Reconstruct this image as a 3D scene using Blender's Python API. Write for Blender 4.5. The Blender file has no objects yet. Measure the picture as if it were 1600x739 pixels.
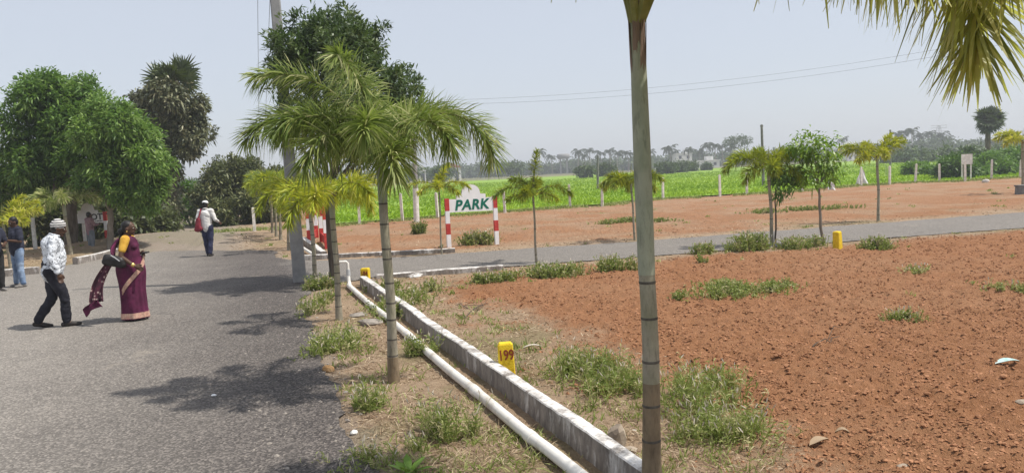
import bpy, math, random
import numpy as np
from mathutils import Vector, Matrix
from mathutils.geometry import tessellate_polygon

R = math.radians
rnd = random.Random(7)
rng = np.random.default_rng(11)
scene = bpy.context.scene
COL = scene.collection

# ------------------------------------------------------------------ camera
CAM_H, FPX = 2.1, 1180.0                     # focal length for a 1600 px wide picture
PITCH, ROLL = math.atan(101.4 / FPX), math.atan(0.049)
fwd = np.array([0, math.cos(PITCH), -math.sin(PITCH)])
r0 = np.array([1.0, 0, 0]); u0 = np.array([0, math.sin(PITCH), math.cos(PITCH)])
cr = math.cos(ROLL) * r0 - math.sin(ROLL) * u0
cu = math.sin(ROLL) * r0 + math.cos(ROLL) * u0
cam = bpy.data.cameras.new('camera'); camo = bpy.data.objects.new('camera', cam); COL.objects.link(camo)
cam.sensor_width = 36; cam.lens = 36 * FPX / 1600; cam.clip_end = 6000; cam.clip_start = 0.05
camo.matrix_world = Matrix(((cr[0], cu[0], -fwd[0], 0), (cr[1], cu[1], -fwd[1], 0), (cr[2], cu[2], -fwd[2], CAM_H), (0, 0, 0, 1)))
scene.camera = camo

# ------------------------------------------------------------------ light
HAZE = 0.0011
SUN_EL, SUN_AZ = R(61), math.atan2(1.0, -0.15)      # azimuth measured from +Y towards +X
world = bpy.data.worlds.new('World'); scene.world = world; world.use_nodes = True
wn = world.node_tree.nodes; wl = world.node_tree.links
sky = wn.new('ShaderNodeTexSky'); sky.sky_type = 'NISHITA'; sky.sun_disc = False
sky.sun_elevation = SUN_EL; sky.sun_rotation = SUN_AZ
sky.air_density = 1.0; sky.dust_density = 1.6; sky.ozone_density = 2.0; sky.altitude = 0
wn['Background'].inputs[1].default_value = 0.15
veil = wn.new('ShaderNodeMix'); veil.data_type = 'RGBA'; veil.inputs[0].default_value = 0.80      # even pale veil of a hazy day over the whole dome
veil.inputs[7].default_value = (3.66, 3.84, 4.22, 1); wl.new(sky.outputs[0], veil.inputs[6]); wl.new(veil.outputs[2], wn['Background'].inputs[0])
sl = bpy.data.lights.new('sun', 'SUN'); sl.energy = 4.0; sl.angle = R(0.6); sl.color = (1.0, 0.955, 0.88)
so = bpy.data.objects.new('sun', sl); COL.objects.link(so)
sd = Vector((math.sin(SUN_AZ) * math.cos(SUN_EL), math.cos(SUN_AZ) * math.cos(SUN_EL), math.sin(SUN_EL)))
so.rotation_euler = sd.to_track_quat('Z', 'Y').to_euler(); so.location = (20, 0, 30)
scene.view_settings.view_transform = 'Standard'; scene.view_settings.look = 'None'
scene.view_settings.exposure = 0.3; scene.view_settings.gamma = 1.0
scene.view_settings.use_curve_mapping = False
scene.cycles.use_denoising = True
scene.cycles.max_bounces = 8; scene.cycles.transparent_max_bounces = 8
scene.cycles.volume_bounces = 0

# ------------------------------------------------------------------ pixel helpers (photo pixels, 1600 x 739)
def ray(px, py):
    return fwd + cr * ((px - 800) / FPX) + cu * ((369.5 - py) / FPX)
def G(px, py, z=0.0):
    d = ray(px, py); t = (z - CAM_H) / d[2]
    return np.array([d[0] * t, d[1] * t, z])
def P(px, py, Y):
    d = ray(px, py); t = Y / d[1]
    return np.array([d[0] * t, Y, CAM_H + d[2] * t])
def top_z(px, py, base):                      # height seen at pixel row py above a base point
    return P(px, py, base[1])[2]
DV = np.array([-0.348, 0.9375]); NV = np.array([0.9375, 0.348])   # along / across the main road
def UV(u, v, z=0.0):
    return np.array([NV[0] * u + DV[0] * v, NV[1] * u + DV[1] * v, z])
def uv_of(x, y):
    return NV[0] * x + NV[1] * y, DV[0] * x + DV[1] * y

# ------------------------------------------------------------------ numpy noise
def _h(ix, iy, s):
    n = (ix.astype(np.int64) * 374761393 + iy.astype(np.int64) * 668265263 + s * 144269) & 0xffffffff
    n = ((n ^ (n >> 13)) * 1274126177) & 0xffffffff
    return ((n ^ (n >> 16)) & 0xffff) / 65535.0
def vnoise(x, y, s=0):
    ix, iy = np.floor(x), np.floor(y); fx, fy = x - ix, y - iy
    fx = fx * fx * (3 - 2 * fx); fy = fy * fy * (3 - 2 * fy)
    a, b, c, d = _h(ix, iy, s), _h(ix + 1, iy, s), _h(ix, iy + 1, s), _h(ix + 1, iy + 1, s)
    return (a + (b - a) * fx) * (1 - fy) + (c + (d - c) * fx) * fy
def fbm(x, y, o=4, s=0):
    v, a, t = 0, 1.0, 0
    for i in range(o):
        v = v + a * vnoise(x * 2 ** i + 17.3 * i, y * 2 ** i - 9.1 * i, s + i); t += a; a *= 0.5
    return v / t
def sstep(a, b, x):
    t = np.clip((x - a) / (b - a), 0, 1); return t * t * (3 - 2 * t)
def unit(v):
    return v / np.maximum(np.linalg.norm(v, axis=-1, keepdims=True), 1e-9)

# ------------------------------------------------------------------ mesh builder
class MB:
    def __init__(s): s.V = []; s.F = []; s.T = []; s.n = 0
    def add(s, V, F, tint=0.5, mi=0):
        V = np.asarray(V, float).reshape(-1, 3); F = np.asarray(F, np.int64)
        s.V.append(V); s.T.append(np.broadcast_to(np.asarray(tint, float), (len(V),)).copy())
        s.F.append((F + s.n, mi)); s.n += len(V); return s
    def box(s, c, size, rz=0.0, taper=1.0, mi=0, tint=0.5):
        x, y, z = [q / 2 for q in size]
        v = np.array([[-x, -y, -z], [x, -y, -z], [x, y, -z], [-x, y, -z], [-x * taper, -y * taper, z], [x * taper, -y * taper, z], [x * taper, y * taper, z], [-x * taper, y * taper, z]])
        ca, sa = math.cos(rz), math.sin(rz)
        v = np.c_[v[:, 0] * ca - v[:, 1] * sa, v[:, 0] * sa + v[:, 1] * ca, v[:, 2]] + np.asarray(c)
        return s.add(v, [[0, 3, 2, 1], [4, 5, 6, 7], [0, 1, 5, 4], [1, 2, 6, 5], [2, 3, 7, 6], [3, 0, 4, 7]], tint, mi)
    def tube(s, pts, rad, n=10, mi=0, tint=0.5, cap=True, rough=0.0):
        pts = np.asarray(pts, float); k = len(pts); rad = np.broadcast_to(np.asarray(rad, float), (k,))
        tg = np.gradient(pts, axis=0); tg = unit(tg)
        up = np.array([0, 0, 1.0]) if abs(tg[0, 2]) < 0.9 else np.array([1.0, 0, 0])
        a = np.linspace(0, 2 * math.pi, n, endpoint=False); V = []
        sx = unit(np.cross(tg[0], up))
        for i in range(k):
            sx = unit(sx - tg[i] * np.dot(sx, tg[i])); sy = np.cross(tg[i], sx)
            rr = rad[i] * (1 + rough * (rng.random(n) - .5))
            V.append(pts[i] + np.outer(np.cos(a) * rr, sx) + np.outer(np.sin(a) * rr, sy))
        V = np.concatenate(V); F = []
        for i in range(k - 1):
            for j in range(n):
                F.append([i * n + j, i * n + (j + 1) % n, (i + 1) * n + (j + 1) % n, (i + 1) * n + j])
        s.add(V, F, tint, mi)
        if cap:
            for i0, c, fl in ((0, pts[0], 1), ((k - 1) * n, pts[-1], 0)):
                b = s.n; ring = V[i0:i0 + n]
                f = [[j, (j + 1) % n, n] if not fl else [(j + 1) % n, j, n] for j in range(n)]
                s.add(np.r_[ring, [c]], f, tint, mi)
        return s
    def prism(s, poly, y0, y1, xf=None, mi=0, tint=0.5):       # poly in (x, z), extruded along y
        poly = np.asarray(poly, float); n = len(poly)
        V = np.r_[np.c_[poly[:, 0], np.full(n, y0), poly[:, 1]], np.c_[poly[:, 0], np.full(n, y1), poly[:, 1]]]
        if xf is not None: V = xf(V)
        tri = np.array(tessellate_polygon([[Vector((p[0], p[1], 0)) for p in poly]]))
        s.add(V, np.r_[tri, tri[:, ::-1] + n], tint, mi)
        s.add(V, [[i, (i + 1) % n, n + (i + 1) % n, n + i] for i in range(n)], tint, mi); return s
    def build(s, name, mats, parent=None, base=(0, 0, 0), smooth=True):
        me = bpy.data.meshes.new(name); V = np.concatenate(s.V) - np.asarray(base, float)
        me.vertices.add(len(V)); me.vertices.foreach_set('co', V.astype(np.float32).ravel())
        li, st, mi, c = [], [], [], 0
        for F, m in s.F:
            if len(F) == 0: continue
            k = F.shape[1]; li.append(F.ravel()); st.append(c + k * np.arange(len(F))); c += F.size
            mi.append(np.full(len(F), m))
        li = np.concatenate(li); st = np.concatenate(st); mi = np.concatenate(mi)
        me.loops.add(len(li)); me.loops.foreach_set('vertex_index', li.astype(np.int32))
        me.polygons.add(len(st)); me.polygons.foreach_set('loop_start', st.astype(np.int32))
        me.update(calc_edges=True); me.validate()
        if not isinstance(mats, (list, tuple)): mats = [mats]
        for m in mats: me.materials.append(m)
        if len(me.polygons) == len(mi): me.polygons.foreach_set('material_index', mi.astype(np.int32))
        me.polygons.foreach_set('use_smooth', np.full(len(me.polygons), smooth))
        at = me.attributes.new('tint', 'FLOAT', 'POINT'); at.data.foreach_set('value', np.concatenate(s.T).astype(np.float32))
        o = bpy.data.objects.new(name, me); COL.objects.link(o)
        if parent is not None: o.parent = parent
        else: o.location = base
        return o
def flat(mb, name, mats, parent=None, base=(0, 0, 0)): return mb.build(name, mats, parent, base, smooth=False)
def tag(o, label=None, cat=None, group=None, kind=None):
    if label: o['label'] = label
    if cat: o['category'] = cat
    if group: o['group'] = group
    if kind: o['kind'] = kind
    return o
def thing(name, base, label, cat, group=None, rz=0.0):
    o = bpy.data.objects.new(name, None); COL.objects.link(o); o.location = base; o.rotation_euler = (0, 0, rz)
    o.empty_display_size = 0.1
    return tag(o, label, cat, group)
def ribbons(mb, base, dirv, side, L, W, droop, prof, tint, mi=0, curl=None):
    n = len(base); prof = np.asarray(prof, float); k = len(prof); t = np.linspace(0, 1, k)
    L = np.broadcast_to(L, (n,)); W = np.broadcast_to(W, (n,)); droop = np.broadcast_to(droop, (n,))
    c = base[:, None] + dirv[:, None] * (L[:, None] * t)[..., None]
    c[..., 2] -= (droop * L)[:, None] * t ** 2
    off = side[:, None] * (W[:, None] * prof * .5)[..., None]
    V = np.stack([c - off, c + off], 2).reshape(-1, 3)
    b = (np.arange(n) * k * 2)[:, None] + (np.arange(k - 1) * 2)[None]
    F = np.stack([b, b + 1, b + 3, b + 2], -1).reshape(-1, 4)
    mb.add(V, F, np.repeat(np.broadcast_to(tint, (n,)), k * 2), mi)
def rdirs(n): return unit(rng.normal(size=(n, 3)))
def perp(d):                                   # a random unit side vector perpendicular to d
    return unit(np.cross(d, rdirs(len(d))))

# ------------------------------------------------------------------ materials
def mat_new(name):
    m = bpy.data.materials.new(name); m.use_nodes = True; nt = m.node_tree
    return m, nt, nt.nodes['Principled BSDF'], nt.nodes['Material Output']
def N(nt, t, **kw):
    n = nt.nodes.new(t)
    for k, v in kw.items():
        if k in n.inputs.keys(): n.inputs[k].default_value = v
        else: setattr(n, k, v)
    return n
def ramp(nt, fac, stops):
    r = nt.nodes.new('ShaderNodeValToRGB'); cr_ = r.color_ramp
    while len(cr_.elements) < len(stops): cr_.elements.new(0.5)
    for e, (p, c) in zip(cr_.elements, stops): e.position = p; e.color = (*c, 1)
    if fac is not None: nt.links.new(fac, r.inputs[0])
    return r.outputs[0]
def noise(nt, scale, detail=4, rough=0.55, vec=None, dist=0.0):
    n = N(nt, 'ShaderNodeTexNoise', Scale=scale, Detail=detail, Roughness=rough, Distortion=dist)
    if vec is not None: nt.links.new(vec, n.inputs['Vector'])
    return n.outputs[0]
def objco(nt, scale=None):
    tc = nt.nodes.new('ShaderNodeTexCoord'); o = tc.outputs['Object']
    if scale:
        mp = nt.nodes.new('ShaderNodeMapping'); mp.inputs['Scale'].default_value = scale; nt.links.new(o, mp.inputs[0]); o = mp.outputs[0]
    return o
def mixc(nt, fac, a, b, mode='MIX'):
    m = nt.nodes.new('ShaderNodeMix'); m.data_type = 'RGBA'; m.blend_type = mode
    for sock, val in ((m.inputs[0], fac), (m.inputs[6], a), (m.inputs[7], b)):
        if isinstance(val, (int, float)): sock.default_value = val
        elif isinstance(val, tuple): sock.default_value = (*val, 1)
        else: nt.links.new(val, sock)
    return m.outputs[2]
def bump(nt, bs, h, strength=0.4, dist=0.01):
    b = N(nt, 'ShaderNodeBump', Strength=strength, Distance=dist); nt.links.new(h, b.inputs['Height']); nt.links.new(b.outputs[0], bs.inputs['Normal'])
def attr(nt, name):
    a = nt.nodes.new('ShaderNodeAttribute'); a.attribute_name = name; return a
def m_basic(name, c1, c2, scale=6, rough=0.75, bmp=0.2, bd=0.01, detail=5, vec=None, spec=0.3, stops=(0.35, 0.65)):
    m, nt, bs, out = mat_new(name); v = objco(nt, vec)
    nz = noise(nt, scale, detail, 0.6, v)
    nt.links.new(ramp(nt, nz, [(stops[0], c1), (stops[1], c2)]), bs.inputs['Base Color'])
    bs.inputs['Roughness'].default_value = rough; bs.inputs['Specular IOR Level'].default_value = spec
    if bmp: bump(nt, bs, noise(nt, scale * 4, 4, 0.6, v), bmp, bd)
    return m
def m_leaf(name, stops, rough=0.4, trans=0.3, tcol=(0.25, 0.35, 0.03), spec=0.4):
    m, nt, bs, out = mat_new(name)
    a = attr(nt, 'tint'); col = ramp(nt, a.outputs['Fac'], stops)
    nt.links.new(col, bs.inputs['Base Color']); bs.inputs['Roughness'].default_value = rough
    bs.inputs['Specular IOR Level'].default_value = spec
    tr = nt.nodes.new('ShaderNodeBsdfTranslucent')
    nt.links.new(mixc(nt, 0.5, col, tcol), tr.inputs[0])
    mx = nt.nodes.new('ShaderNodeMixShader'); mx.inputs[0].default_value = trans
    nt.links.new(bs.outputs[0], mx.inputs[1]); nt.links.new(tr.outputs[0], mx.inputs[2]); nt.links.new(mx.outputs[0], out.inputs[0])
    return m
M = {}
# soil: straw verge, red laterite, grey gravel, chosen by the vertex colour "zone" (what the ground is made of)
m, nt, bs, out = mat_new('soil'); v = objco(nt); z = attr(nt, 'zone')
sep = nt.nodes.new('ShaderNodeSeparateColor'); nt.links.new(z.outputs['Color'], sep.inputs[0])
n1 = noise(nt, 1.1, 6, 0.65, v); n2 = noise(nt, 22, 5, 0.7, v); n3 = noise(nt, 90, 3, 0.6, v)
red = mixc(nt, 0.55, ramp(nt, n1, [(0.3, (0.262, 0.118, 0.051)), (0.7, (0.385, 0.196, 0.102))]), ramp(nt, n2, [(0.3, (0.192, 0.085, 0.037)), (0.7, (0.45, 0.23, 0.122))]))
nb = noise(nt, 0.22, 4, 0.6, v); red = mixc(nt, ramp(nt, nb, [(0.46, (0, 0, 0)), (0.70, (0.5, 0.5, 0.5))]), red, (0.38, 0.225, 0.13))
ns_ = noise(nt, 6.0, 6, 0.75, v); red = mixc(nt, ramp(nt, ns_, [(0.50, (0, 0, 0)), (0.68, (0.5, 0.5, 0.5))]), red, (0.20, 0.085, 0.04))
straw = mixc(nt, 0.5, ramp(nt, n1, [(0.3, (0.30, 0.20, 0.128)), (0.7, (0.45, 0.335, 0.225))]), ramp(nt, n2, [(0.3, (0.19, 0.122, 0.078)), (0.72, (0.52, 0.395, 0.27))]))
grav = mixc(nt, 0.5, ramp(nt, n2, [(0.3, (0.20, 0.165, 0.135)), (0.7, (0.37, 0.31, 0.25))]), ramp(nt, n3, [(0.3, (0.15, 0.12, 0.10)), (0.7, (0.46, 0.40, 0.34))]))
grn = ramp(nt, n2, [(0.3, (0.06, 0.075, 0.022)), (0.7, (0.17, 0.19, 0.06))])
c = mixc(nt, sep.outputs[0], straw, red); c = mixc(nt, sep.outputs[1], c, grav); c = mixc(nt, sep.outputs[2], c, grn)
nt.links.new(c, bs.inputs['Base Color']); bs.inputs['Roughness'].default_value = 0.95; bs.inputs['Specular IOR Level'].default_value = 0.1
bump(nt, bs, mixc(nt, 0.4, n2, n3), 1.0, 0.06); M['soil'] = m
m, nt, bs, out = mat_new('far_land'); v = objco(nt)
c = mixc(nt, 0.5, ramp(nt, noise(nt, 0.03, 5, 0.6, v), [(0.35, (0.10, 0.11, 0.035)), (0.65, (0.2, 0.16, 0.08))]), ramp(nt, noise(nt, 2.0, 6, 0.7, v), [(0.3, (0.08, 0.09, 0.03)), (0.7, (0.2, 0.19, 0.07))]))
nt.links.new(c, bs.inputs['Base Color']); bs.inputs['Roughness'].default_value = 0.95; M['far_land'] = m
m, nt, bs, out = mat_new('paddy'); v = objco(nt); va = objco(nt, (0.15, 1.0, 1))
c = mixc(nt, 0.55, ramp(nt, noise(nt, 0.16, 5, 0.6, va), [(0.32, (0.16, 0.30, 0.010)), (0.68, (0.27, 0.41, 0.02))]), ramp(nt, noise(nt, 3.5, 5, 0.75, v), [(0.3, (0.11, 0.22, 0.010)), (0.72, (0.31, 0.45, 0.025))]))
nt.links.new(c, bs.inputs['Base Color']); bs.inputs['Roughness'].default_value = 0.85; bump(nt, bs, noise(nt, 6, 4, 0.7, v), 0.8, 0.2); M['paddy'] = m
# asphalt: worn, dusty, exposed chippings
m, nt, bs, out = mat_new('asphalt'); v = objco(nt)
vo = N(nt, 'ShaderNodeTexVoronoi', Scale=58.0); nt.links.new(v, vo.inputs['Vector'])
vo2 = N(nt, 'ShaderNodeTexVoronoi', Scale=32.0); nt.links.new(v, vo2.inputs['Vector'])
chip = ramp(nt, vo.outputs['Color'], [(0.12, (0.022, 0.020, 0.020)), (0.5, (0.13, 0.121, 0.112)), (0.9, (0.52, 0.475, 0.42))])
big = ramp(nt, noise(nt, 0.28, 5, 0.6, v), [(0.36, (0.115, 0.106, 0.100)), (0.66, (0.235, 0.212, 0.185))])
mid = ramp(nt, noise(nt, 5, 5, 0.7, v), [(0.3, (0.10, 0.095, 0.095)), (0.75, (0.24, 0.225, 0.205))])
c = mixc(nt, 0.55, mixc(nt, 0.5, big, mid), chip)
# dusty pale tone on the left of the carriageway, darker towards the right-hand edge
cmb = N(nt, 'ShaderNodeVectorMath', operation='DOT_PRODUCT'); nt.links.new(v, cmb.inputs[0]); cmb.inputs[1].default_value = (0.9375, 0.348, 0)
addn = N(nt, 'ShaderNodeMath', operation='ADD'); nt.links.new(cmb.outputs['Value'], addn.inputs[0])
ns = N(nt, 'ShaderNodeMath', operation='MULTIPLY'); nt.links.new(noise(nt, 0.8, 4, 0.6, v), ns.inputs[0]); ns.inputs[1].default_value = 2.0; nt.links.new(ns.outputs[0], addn.inputs[1])
mr = N(nt, 'ShaderNodeMapRange', **{'From Min': -1.8, 'From Max': 6.0}); nt.links.new(addn.outputs[0], mr.inputs[0])
c = mixc(nt, ramp(nt, mr.outputs[0], [(0.0, (0, 0, 0)), (0.42, (1, 1, 1)), (0.50, (1, 1, 1)), (0.60, (0.30, 0.30, 0.30))]), mixc(nt, 0.30, c, (0.33, 0.292, 0.245)), mixc(nt, 1.0, c, (0.54, 0.51, 0.51), 'MULTIPLY'))
wv3 = nt.nodes.new('ShaderNodeVectorMath'); wv3.operation = 'ADD'; nt.links.new(v, wv3.inputs[0])
nv = N(nt, 'ShaderNodeTexNoise', Scale=1.3, Detail=5.0, Roughness=0.7); nt.links.new(v, nv.inputs['Vector']); nt.links.new(nv.outputs['Color'], wv3.inputs[1])
ck = N(nt, 'ShaderNodeTexVoronoi', Scale=0.42, feature='DISTANCE_TO_EDGE'); nt.links.new(wv3.outputs[0], ck.inputs['Vector'])
ckm = mixc(nt, 1.0, ramp(nt, ck.outputs['Distance'], [(0.0, (0.75, 0.75, 0.75)), (0.007, (0.0, 0.0, 0.0))]), ramp(nt, noise(nt, 0.5, 3, 0.5, v), [(0.48, (0, 0, 0)), (0.58, (1, 1, 1))]), 'MULTIPLY')
c = mixc(nt, ckm, c, (0.05, 0.045, 0.042))
c = mixc(nt, ramp(nt, noise(nt, 0.9, 7, 0.75, v), [(0.60, (0, 0, 0)), (0.74, (0.6, 0.6, 0.6))]), c, (0.36, 0.31, 0.25))
nt.links.new(c, bs.inputs['Base Color']); bs.inputs['Roughness'].default_value = 0.85; bs.inputs['Specular IOR Level'].default_value = 0.25
bump(nt, bs, mixc(nt, 0.4, vo.outputs['Distance'], vo2.outputs['Distance']), 0.8, 0.012); M['asphalt'] = m
# lime-washed and stained kerb
def m_lime(name, wmin, wmax, vec=(1, 1, 1)):
    m, nt, bs, out = mat_new(name); v = objco(nt, vec)
    conc = ramp(nt, noise(nt, 14, 5, 0.7, v), [(0.3, (0.10, 0.085, 0.075)), (0.7, (0.30, 0.26, 0.225))])
    fac = ramp(nt, noise(nt, 5.5, 8, 0.72, v), [(wmin, (0, 0, 0)), (wmax, (1, 1, 1))])
    wt = ramp(nt, noise(nt, 30, 4, 0.6, v), [(0.3, (0.62, 0.585, 0.55)), (0.7, (0.78, 0.76, 0.73))])
    nt.links.new(mixc(nt, fac, conc, wt), bs.inputs['Base Color']); bs.inputs['Roughness'].default_value = 0.9
    bump(nt, bs, noise(nt, 40, 5, 0.7, v), 0.5, 0.01); return m
M['kerb_top'] = m_lime('kerb_top', 0.37, 0.56); M['kerb_side'] = m_lime('kerb_side', 0.52, 0.72, (1, 1, 0.35))
M['lime_old'] = m_lime('lime_old', 0.4, 0.6)
M['pvc'] = m_basic('pvc', (0.42, 0.37, 0.31), (0.74, 0.71, 0.66), 4.5, 0.5, 0.1, spec=0.35, stops=(0.28, 0.5))
M['concrete'] = m_basic('concrete', (0.24, 0.235, 0.235), (0.33, 0.32, 0.315), 5, 0.85, 0.25)
M['concrete_dark'] = m_basic('concrete_dark', (0.13, 0.125, 0.12), (0.24, 0.23, 0.22), 8, 0.9, 0.3)
M['white_post'] = m_basic('white_post', (0.55, 0.53, 0.49), (0.80, 0.78, 0.74), 7, 0.8, 0.2)
M['fence_post'] = m_basic('fence_post', (0.52, 0.485, 0.43), (0.80, 0.76, 0.69), 5, 0.85, 0.2)
M['white_paint'] = m_basic('white_paint', (0.80, 0.79, 0.80), (0.88, 0.87, 0.87), 6, 0.6, 0.06)
M['red_paint'] = m_basic('red_paint', (0.42, 0.035, 0.03), (0.55, 0.06, 0.05), 8, 0.6, 0.1)
M['yellow_paint'] = m_basic('yellow_paint', (0.62, 0.40, 0.012), (0.78, 0.55, 0.025), 14, 0.75, 0.6, 0.012, stops=(0.3, 0.55))
M['brown_lettering'] = m_basic('brown_lettering', (0.20, 0.035, 0.012), (0.28, 0.06, 0.02), 30, 0.7, 0)
M['green_lettering'] = m_basic('green_lettering', (0.0, 0.115, 0.075), (0.005, 0.175, 0.12), 10, 0.6, 0)
M['black_lettering'] = m_basic('black_lettering', (0.02, 0.02, 0.02), (0.04, 0.04, 0.04), 10, 0.6, 0)
M['rock'] = m_basic('rock', (0.24, 0.19, 0.145), (0.46, 0.38, 0.29), 9, 0.9, 0.5)
M['rock_orange'] = m_basic('rock_orange', (0.36, 0.19, 0.07), (0.50, 0.33, 0.17), 12, 0.9, 0.5)
M['rock_grey'] = m_basic('rock_grey', (0.20, 0.175, 0.15), (0.36, 0.32, 0.28), 7, 0.9, 0.5)
M['clod'] = m_basic('clod', (0.235, 0.110, 0.051), (0.41, 0.207, 0.110), 2.5, 0.95, 0.5)
M['bark'] = m_basic('bark', (0.07, 0.055, 0.042), (0.17, 0.14, 0.11), 9, 0.95, 0.8, 0.03, vec=(1, 1, 0.25))
M['bark_pale'] = m_basic('bark_pale', (0.15, 0.125, 0.10), (0.28, 0.24, 0.20), 9, 0.95, 0.6, 0.02, vec=(1, 1, 0.3))
M['metal'] = m_basic('metal', (0.35, 0.36, 0.37), (0.5, 0.5, 0.5), 10, 0.4, 0)
M['wire'] = m_basic('wire', (0.10, 0.10, 0.11), (0.14, 0.14, 0.15), 10, 0.7, 0)
# palm trunk: ringed, grey-brown; crownshaft: smooth grey green
def m_trunk(name, a, b, ringcol, scale):
    m, nt, bs, out = mat_new(name); v = objco(nt)
    c = ramp(nt, noise(nt, 7, 6, 0.7, objco(nt, (1, 1, 0.5))), [(0.3, a), (0.7, b)])
    c = mixc(nt, ramp(nt, noise(nt, 26, 6, 0.75, objco(nt, (1, 1, 0.22))), [(0.52, (0, 0, 0)), (0.66, (0.55, 0.55, 0.55))]), c, tuple(q * .42 for q in a))
    c = mixc(nt, mixc(nt, 1.0, ramp(nt, noise(nt, 3.0, 3, 0.5, v), [(0.45, (0, 0, 0)), (0.62, (1, 1, 1))]), (0.35, 0.35, 0.35), 'MULTIPLY'), c, ringcol)
    nt.links.new(c, bs.inputs['Base Color']); bs.inputs['Roughness'].default_value = 0.8; bs.inputs['Specular IOR Level'].default_value = 0.25
    bump(nt, bs, noise(nt, 60, 4, 0.6, objco(nt, (1, 1, 0.2))), 0.5, 0.015); return m
M['palm_trunk'] = m_trunk('palm_trunk', (0.20, 0.175, 0.13), (0.40, 0.36, 0.28), (0.24, 0.25, 0.14), 18)
M['palm_foot'] = m_trunk('palm_foot', (0.15, 0.11, 0.07), (0.29, 0.22, 0.14), (0.22, 0.17, 0.11), 18)
M['palm_ring'] = m_basic('palm_ring', (0.07, 0.06, 0.05), (0.13, 0.115, 0.095), 20, 0.9, 0.2)
M['crownshaft'] = m_trunk('crownshaft', (0.23, 0.255, 0.18), (0.37, 0.38, 0.285), (0.44, 0.42, 0.33), 18)
M['sheath'] = m_basic('sheath', (0.12, 0.085, 0.065), (0.26, 0.18, 0.14), 12, 0.85, 0.6, vec=(1, 1, 0.2))
M['petiole'] = m_basic('petiole', (0.16, 0.17, 0.05), (0.27, 0.26, 0.09), 8, 0.5, 0.1)
# foliage
M['frond'] = m_leaf('frond', [(0, (0.075, 0.125, 0.026)), (0.5, (0.20, 0.265, 0.06)), (0.85, (0.38, 0.42, 0.135)), (1, (0.58, 0.56, 0.30))], 0.5, 0.38, spec=0.35)
M['frond_yellow'] = m_leaf('frond_yellow', [(0, (0.13, 0.21, 0.022)), (0.5, (0.36, 0.44, 0.035)), (0.85, (0.60, 0.60, 0.05)), (1, (0.74, 0.70, 0.20))], 0.5, 0.4, (0.45, 0.42, 0.02))
M['frond_near'] = m_leaf('frond_near', [(0, (0.18, 0.21, 0.04)), (0.5, (0.43, 0.45, 0.11)), (0.85, (0.68, 0.65, 0.23)), (1, (0.76, 0.72, 0.40))], 0.45, 0.55, (0.40, 0.42, 0.05), spec=0.5)
M['dead_frond'] = m_leaf('dead_frond', [(0, (0.075, 0.06, 0.05)), (0.5, (0.15, 0.125, 0.10)), (1, (0.26, 0.22, 0.175))], 0.7, 0.1, (0.2, 0.14, 0.08))
M['leaf_green'] = m_leaf('leaf_green', [(0, (0.035, 0.085, 0.016)), (0.5, (0.115, 0.22, 0.04)), (1, (0.26, 0.38, 0.09))], 0.5, 0.38, (0.16, 0.30, 0.02))
M['leaf_bright'] = m_leaf('leaf_bright', [(0, (0.04, 0.10, 0.010)), (0.5, (0.10, 0.21, 0.018)), (1, (0.25, 0.36, 0.03))], 0.38, 0.3, (0.22, 0.42, 0.02))
M['leaf_dark'] = m_leaf('leaf_dark', [(0, (0.03, 0.056, 0.02)), (0.5, (0.08, 0.13, 0.044)), (1, (0.20, 0.25, 0.11))], 0.45, 0.25, (0.12, 0.22, 0.02), spec=0.4)
M['leaf_olive'] = m_leaf('leaf_olive', [(0, (0.05, 0.068, 0.022)), (0.5, (0.125, 0.15, 0.052)), (1, (0.28, 0.275, 0.12))], 0.5, 0.25, (0.14, 0.17, 0.03))
M['palmyra'] = m_leaf('palmyra', [(0, (0.032, 0.05, 0.022)), (0.5, (0.07, 0.095, 0.04)), (1, (0.15, 0.165, 0.08))], 0.4, 0.15)
M['vine'] = m_leaf('vine', [(0, (0.05, 0.065, 0.027)), (0.5, (0.14, 0.155, 0.072)), (1, (0.34, 0.32, 0.19))], 0.5, 0.15, (0.14, 0.15, 0.04), spec=0.5)
M['weed'] = m_leaf('weed', [(0, (0.11, 0.16, 0.03)), (0.5, (0.25, 0.31, 0.075)), (0.8, (0.40, 0.42, 0.15)), (1, (0.56, 0.49, 0.28))], 0.6, 0.38, (0.25, 0.32, 0.04))
M['weed_head'] = m_leaf('weed_head', [(0, (0.48, 0.42, 0.33)), (1, (0.74, 0.69, 0.60))], 0.8, 0.25, (0.6, 0.5, 0.42))
M['straw'] = m_leaf('straw', [(0, (0.16, 0.10, 0.062)), (0.5, (0.40, 0.29, 0.185)), (1, (0.66, 0.54, 0.38))], 0.8, 0.2, (0.35, 0.25, 0.12))
M['paddy_blade'] = m_leaf('paddy_blade', [(0, (0.16, 0.27, 0.014)), (0.5, (0.26, 0.39, 0.022)), (1, (0.38, 0.50, 0.05))], 0.9, 0.4, (0.26, 0.42, 0.015), spec=0.08)
M['far_leaf'] = m_leaf('far_leaf', [(0, (0.03, 0.055, 0.018)), (0.5, (0.06, 0.098, 0.03)), (1, (0.12, 0.165, 0.05))], 0.6, 0.15)
M['far_palm'] = m_leaf('far_palm', [(0, (0.035, 0.052, 0.024)), (0.5, (0.055, 0.075, 0.035)), (1, (0.09, 0.11, 0.05))], 0.5, 0.15)
M['seedling'] = m_leaf('seedling', [(0, (0.13, 0.25, 0.03)), (1, (0.24, 0.40, 0.05))], 0.45, 0.3)

# =================================================================== THE SETTING
mb = MB(); mb.add([[-3000, -600, -0.12], [3000, -600, -0.12], [3000, 3000, -0.12], [-3000, 3000, -0.12]], [[0, 1, 2, 3]])
tag(flat(mb, 'ground', M['far_land']), kind='structure')

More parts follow.
